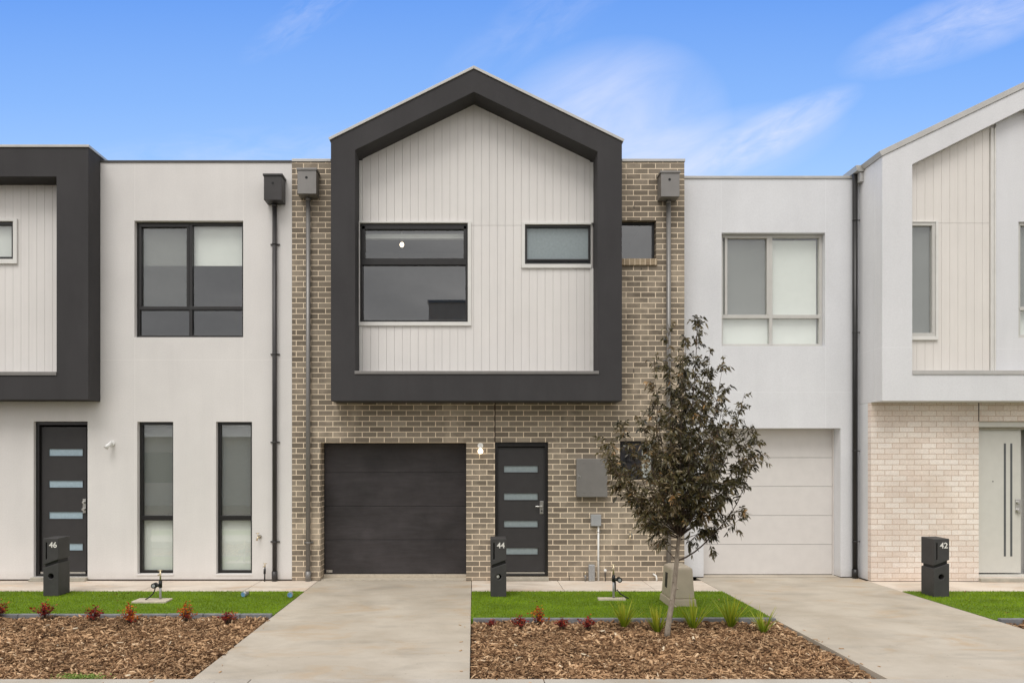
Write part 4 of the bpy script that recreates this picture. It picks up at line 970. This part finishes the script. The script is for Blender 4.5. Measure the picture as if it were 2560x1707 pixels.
for i, (px, py, kk, s_, lab, gr) in enumerate(spots):
    x, y = G(px, py, -.05); z = float((hzL if px < 700 else hzM)(np.array(x), np.array(min(y, -3.02 if px > 700 else -2.8))))
    y = min(y, -3.03 if px > 700 else -2.80)
    if kk not in used: o = protoR[kk]; used.add(kk); o.location = (x,y,z+.01); o.rotation_euler = (0,0,i*1.3); o.scale = (s_*1.15,)*3; o['label'] = lab; o['group'] = gr
    else: dup(protoR[kk], (x,y,z+.01), i*1.3, s_*1.15, lab, gr)
def strap_plant(seed, n, h):
    rs = np.random.default_rng(seed); root = thing('strap_leaf_plant', 'x', 'plant', (0,0,0)); V, Fc, T = [], [], []
    for i in range(n):
        a = rs.uniform(0,2*np.pi); lean = rs.uniform(.05,.62); L = h*rs.uniform(.6,1.05); w = rs.uniform(.0045,.009)
        d = np.array([math.cos(a),math.sin(a)]); s = np.array([-math.sin(a)+rs.normal()*.3, math.cos(a)+rs.normal()*.3, 0]); s /= np.linalg.norm(s)
        b = len(V); st = 6; t_ = float(np.clip(rs.normal(.5,.22),0,1)); arch = rs.uniform(.2,.8)*lean
        for j in range(st+1):
            u = j/st; r = .012+L*(lean*u+arch*u*u*.5); z = L*(u*(1-.25*lean)-.45*arch*u*u)
            c = np.array([d[0]*r,d[1]*r,z-.01]); ww = w*(1-u**2.2)+.0006
            V += [c-s*ww, c+s*ww]; T += [min(1,t_*.6+.45*u)]*2
        for j in range(st): Fc.append((b+2*j,b+2*j+1,b+2*j+3,b+2*j+2))
    np_mesh('foliage', np.array(V), np.array(Fc), M['strap_leaf'], np.array(T), loc=(0,0,0), parent=root, smooth=True)
    return root
for i, (px, py, n, h, lab) in enumerate([(1560,1571,44,.30,'green strap-leaved plant nearest the red shrubs'),(1643,1581,48,.29,'dense green strap-leaved plant just left of the tree trunk'),(1733,1577,36,.34,'tall upright strap-leaved plant right of the tree trunk'),
   (1827,1575,50,.33,'widest yellow-green strap-leaved plant in front of the lawn'),(1908,1585,26,.27,'darker small strap-leaved plant nearest the right driveway')]):
    x, y = G(px, py, -.05); z = float(hzM(np.array(x), np.array(y)))
    o = strap_plant(30+i, int(n*1.5), h*1.3); o.location = (x, y, z+.015); o['label'] = lab; o['group'] = 'strap-leaved plants around the tree'
# weeds at the footpath edge
x, y = G(222, 1692, -.03)
wd = thing('weed_patch', 'low green weeds creeping over the footpath edge in the left bed', 'weeds', (x, -5.36, -.03))
P_, D_, L_, W_, T_ = [],[],[],[],[]
for i in range(700):
    a, b = rng.normal(0,.115), abs(rng.normal(0,.035)); P_.append((x+a, -5.385+b*1.0-.01, -.03+.06*rng.random())); dd = rng.normal(size=3); dd[2] = abs(dd[2])*.5; D_.append(dd); L_.append(rng.uniform(.012,.032)); W_.append(rng.uniform(.003,.006)); T_.append(rng.random())
leaf_mesh('foliage', M['weed_leaf'], P_, D_, L_, W_, T_, wd, .1)
# fallen leaves
P_, D_, L_, W_, T_ = [],[],[],[],[]
lv = thing('fallen_leaves', 'scattered small dead leaves on the lawns', 'leaves', (0,-2,.02)); lv['kind'] = 'stuff'
for px, py in ((1446,1481),(1441,1483),(1332,1503),(1340,1502),(1326,1504),(1535,1518),(283,1485),(287,1484),(208,1517),(300,1500),(2420,1500),(2465,1515),(2508,1530),(2415,1478),(1854,1520),(1800,1497),(330,1480),(246,1484),(470,1520),(560,1530)):
    x, y = G(px, py, .03)
    for j in range(2): P_.append((x+rng.normal()*.015, y+rng.normal()*.015, .028)); D_.append((rng.normal(), rng.normal(), .25)); L_.append(rng.uniform(.02,.045)); W_.append(rng.uniform(.005,.010)); T_.append(rng.random())
leaf_mesh('dead_leaf', M['dead_leaf'], P_, D_, L_, W_, T_, lv, .1)

# ------------------------------------------------------------------ tree
tx, ty = G(1670, 1592, -.05); TD = ty
def TP(px, py, dy=0.0): return Vector((X(px, TD), TD+dy, Z(py, TD)))
tree = thing('young_tree', 'slender young tree with dark olive and bronze foliage in the centre bed', 'tree', (tx, ty, -.06))
trunk = [(1667,1600,37),(1669,1575,33),(1674,1540,31),(1681,1500,29),(1686,1460,27),(1690,1420,25),(1692,1400,24),(1694,1370,21),(1697,1345,20),(1700,1325,17)]
pts = [TP(a,b) for a,b,_ in trunk]; rad = [c*.40/2/227+.0035 for *_, c in trunk]
mb = MB().tube(pts, [r*1.0 for r in rad], 14)
for px, py in ((1682,1497),(1684,1515),(1688,1470),(1687,1452),(1675,1545),(1690,1436)):
    q = TP(px,py,-.03); mb.ball((q.x+random.choice((-.02,.02)),q.y+.015,q.z), .014, 8, 6, .8)
mb.build('trunk', M['bark'], tree)
fork = TP(1699,1335)
limbs = []   # (start, end, leafiness, radius)
def limb(s, e, dy, leaf=1.0, r=.011, bow=.12, n=9):
    a = TP(*s) if not isinstance(s, Vector) else s; b = TP(e[0], e[1], dy)
    m = a.lerp(b, .45) + Vector(((b.x-a.x)*.25*-1*0, 0, 0)) + Vector((( b.x-a.x)*.22, (b.y-a.y)*.22, -bow*(b-a).length*.35))
    P_ = []
    for i in range(n):
        t = i/(n-1); p = a*(1-t)**2 + m*2*t*(1-t) + b*t*t
        p += Vector((math.sin(t*9+e[0])*.012, math.cos(t*7+e[1])*.012, 0))*(t*(1-t)*4)
        P_.append(p)
    limbs.append((P_, leaf, r)); return P_
mb2 = None
for st, e, dy, lf, r in [((1698,1345),(1632,1322),.1,1.3,.006),((1699,1340),(1676,1262),-.12,1.4,.007),((1700,1330),(1742,1290),-.15,1.4,.006),((1695,1372),(1655,1345),-.08,1.1,.005),((1697,1350),(1775,1322),.1,1.2,.006),
   ((1699,1335),(1708,1250),.12,1.4,.008),((1699,1335),(1658,1245),.2,1.4,.007),((1700,1330),(1762,1235),.25,1.4,.007),((1698,1345),(1728,1350),-.18,1.1,.004),((1698,1345),(1605,1290),-.2,1.0,.006)]: limb(st, e, dy, lf, r, bow=.05)
limb((1699,1335), (1728,1090), .0, 1.2, .017, bow=0)
for e, dy, lf, r in [((1747,793),.05,1.0,.013),((1668,812),-.05,.8,.011),((1722,835),.12,.8,.010),((1783,872),.10,.7,.009),((1632,905),-.05,.7,.009),((1800,905),-.12,.7,.008),
  ((1690,905),-.25,.9,.009),((1730,930),.30,.9,.009),((1640,985),.15,.8,.009),((1818,970),.05,.9,.009),((1850,985),-.15,.6,.008),((1862,1010),.18,.6,.007),
  ((1600,1050),-.12,1,.009),((1560,1062),.10,.8,.008),((1515,1095),.0,.9,.009),((1512,1135),-.20,.9,.008),((1535,1150),.25,.9,.008),((1545,1215),-.05,1,.007),((1590,1165),-.38,1,.008),
  ((1700,1050),-.50,1.2,.010),((1740,1020),.48,1.2,.010),((1765,1080),-.42,1.2,.009),((1665,1100),.45,1.2,.009),((1820,1080),.30,1,.009),((1880,1060),.02,.9,.008),((1875,1100),-.22,.9,.008),
  ((1845,1150),-.30,1,.008),((1650,1180),-.50,1.2,.008),((1790,1180),.42,1.1,.008),((1740,1140),-.6,1.2,.008),((1715,1190),.5,1.2,.008),((1600,1240),.1,1.0,.007),((1830,1200),.1,1,.007),((1620,1290),-.15,.8,.006),((1690,1210),-.4,1.2,.007),((1760,1240),-.35,1.1,.007),((1740,960),-.3,1.0,.009),((1780,1000),.2,1.0,.009),((1690,980),.2,1.0,.009),((1655,1040),-.3,1.1,.009)]:
    st = fork.lerp(TP(1697,1345), random.random()); limb(st, e, dy, lf, r, bow=.25)
limb((1693,1402), (1880,1160), .0, .35, .010, bow=.55, n=12)
limb(TP(1872,1175), (1908,1128), .0, .45, .004, bow=0)
limb((1690,1398), (1640,1300), .05, .5, .006, bow=.5)
limb((1760,1352), (1800,1290), .05, 1.0, .006, bow=.2); limb((1790,1325), (1850,1285), -.1, .8, .005, bow=.2); limb((1830,1265),(1840,1330),-.02,.35,.004,bow=-.3); limb((1765,1345),(1775,1378),-.05,.6,.003,bow=-.5)
branch = MB(); P_, D_, L_, W_, T_ = [],[],[],[],[]
rs = np.random.default_rng(21)
for pl, lf, r in limbs:
    n = len(pl); branch.tube(pl, [r*(1-.8*i/(n-1)) for i in range(n)], 6, caps=False)
    length = sum((pl[i+1]-pl[i]).length for i in range(n-1))
    nt = max(3, int(length*29*lf))
    for j in range(nt):
        t = rs.uniform(.26, 1.0)**.85; fi = t*(n-1); i0 = min(int(fi), n-2); base = pl[i0].lerp(pl[i0+1], fi-i0)
        tan = (pl[i0+1]-pl[i0]).normalized()
        rd = Vector(rs.normal(size=3)); rd = (rd - tan*rd.dot(tan)).normalized()
        TL = rs.uniform(.07,.23)*(1.15-.45*t)
        dirv = (tan*rs.uniform(.4,1.0)+rd*.8+Vector((0,0,.15))).normalized()
        tip = base + dirv*TL; mid = base.lerp(tip,.5)+Vector((0,0,.010))
        tip = tip + Vector((0,0,-.25*TL))
        branch.tube([base,mid,tip],[.0026,.002,.0012],4,caps=False)
        nl = int(rs.integers(8,13)); tw = rs.uniform(0,1); tone0 = rs.normal(.42,.21) + (.10 if base.x < fork.x-.1 else -.04)
        for q in range(nl):
            u = (q+.6)/nl; p = base.lerp(mid,u*2) if u < .5 else mid.lerp(tip,(u-.5)*2)
            sd = Vector(rs.normal(size=3)); ax = (tip-base).normalized(); sd = (sd-ax*sd.dot(ax)).normalized()
            dd = ax*rs.uniform(.3,.9)+sd*rs.uniform(.5,1.0)+Vector((0,0,-.40))
            P_.append(p); D_.append(dd); L_.append(rs.uniform(.036,.072)); W_.append(rs.uniform(.0070,.0120))
            T_.append(float(np.clip(tone0+rs.normal(0,.13) + (.5 if rs.random() < .004 else 0),0,1)))
branch.build('branches', M['twig'], tree)
leaf_mesh('crown', M['tree_leaf'], P_, D_, L_, W_, T_, tree, .35)
print('tree leaves', len(P_))

# ------------------------------------------------------------------ camera, light, sky
cam = bpy.data.cameras.new('camera'); co = bpy.data.objects.new('camera', cam); COL.objects.link(co)
co.location = (0, -CD, CH); co.rotation_euler = (R(90), 0, 0)
cam.sensor_width = 36; cam.lens = 36*F/2560; cam.shift_x = (1280-CX)/2560; cam.shift_y = (CY-853.5)/2560; cam.clip_end = 1000
sc.camera = co
SUN_EL, SUN_AZ = 58, 200      # azimuth clockwise from +Y
sd = bpy.data.lights.new('sun', 'SUN'); sd.energy = 1.45; sd.angle = R(30); sd.color = (1, .965, .92)
so = bpy.data.objects.new('sun', sd); COL.objects.link(so)
dirv = Vector((math.sin(R(SUN_AZ))*math.cos(R(SUN_EL)), math.cos(R(SUN_AZ))*math.cos(R(SUN_EL)), math.sin(R(SUN_EL))))
so.rotation_euler = dirv.to_track_quat('Z', 'Y').to_euler(); so.location = dirv*50
W = bpy.data.worlds.new('World'); sc.world = W; W.use_nodes = True
k = N.__new__(N); k.t = W.node_tree; k.n = k.t.nodes; k.l = k.t.links
bg = k.n['Background']; bg.inputs[1].default_value = .1
sky = k.new('ShaderNodeTexSky', sky_type='NISHITA', sun_disc=False); sky.sun_elevation = R(SUN_EL); sky.sun_rotation = R(SUN_AZ); sky.air_density = 1.3; sky.dust_density = .3; sky.ozone_density = 2.0
tc = k.new('ShaderNodeTexCoord').outputs['Generated']
x, y, z = k.sep(tc)
blue = k.mix(1.0, sky.outputs[0], (.95, 1.42, 2.05), 'MULTIPLY')
ymax = k.math('MAXIMUM', y, .05)
u = k.math('DIVIDE', x, ymax); v = k.math('DIVIDE', z, ymax)
# blue patch gradient: paler low down
grad = k.ramp(v, [(.36,(3.6,5.6,8.7)),(.48,(2.35,4.35,8.5)),(.64,(1.25,3.05,7.9))])
blue = k.mix(.85, blue, grad)
uv = k.comb(u, v, 0.0)
def wisp(cu, cv, ru, rv, ang, amt, nscale=5, nst=(.35,.7)):
    c_, s_ = math.cos(R(ang)), math.sin(R(ang))
    du = k.math('SUBTRACT', u, cu); dv = k.math('SUBTRACT', v, cv)
    a = k.math('DIVIDE', k.math('ADD', k.math('MULTIPLY', du, c_), k.math('MULTIPLY', dv, s_)), ru)
    b = k.math('DIVIDE', k.math('SUBTRACT', k.math('MULTIPLY', dv, c_), k.math('MULTIPLY', du, s_)), rv)
    rr = k.math('ADD', k.math('MULTIPLY', a, a), k.math('MULTIPLY', b, b))
    m_ = k.ramp(rr, [(0,1.0),(1,0.0)]); n_ = k.new('ShaderNodeTexNoise'); k.put(n_.inputs['Vector'], k.comb(k.math('MULTIPLY', a, ru/rv*.35), b, cu)); n_.inputs['Scale'].default_value = nscale*.4; n_.inputs['Detail'].default_value = 7; n_.inputs['Roughness'].default_value = .62; n_.inputs['Distortion'].default_value = .5
    return k.math('MULTIPLY', k.math('MULTIPLY', m_, k.ramp(n_.outputs['Fac'], [(nst[0],0.0),(nst[1],1.0)])), amt)
ws = [wisp(.16,.42,.20,.14,26,.95,4,(.18,.80)), wisp(.395,.435,.15,.034,27,.72,4,(.25,.8)), wisp(.30,.40,.22,.06,18,.45,3,(.2,.8)), wisp(.67,.59,.20,.05,20,.6,4,(.2,.75)), wisp(-.22,.60,.12,.03,35,.2), wisp(-.3,.40,.35,.05,4,.22), wisp(.10,.60,.2,.05,35,.15)]
tot = ws[0]
for q in ws[1:]: tot = k.math('ADD', tot, q, clamp=True)
front = k.mix(tot, blue, (6.9,7.3,9.0))
# overcast deck behind and above the street
cl = k.noise(k.map(tc, (1,1,2.2)), 2.2, 6, .6, .3)
deck = k.ramp(cl, [(.28,(5.6,5.6,5.7)),(.72,(12.8,12.4,12.0))])
mask = k.ramp(y, [(.25,1.0),(.55,0.0)])
colr = k.mix(mask, front, deck)
k.link(colr, bg.inputs[0])
sc.view_settings.view_transform = 'Standard'; sc.view_settings.look = 'None'; sc.view_settings.exposure = .22; sc.view_settings.gamma = 1
sc.cycles.max_bounces = 8; sc.cycles.transparent_max_bounces = 12
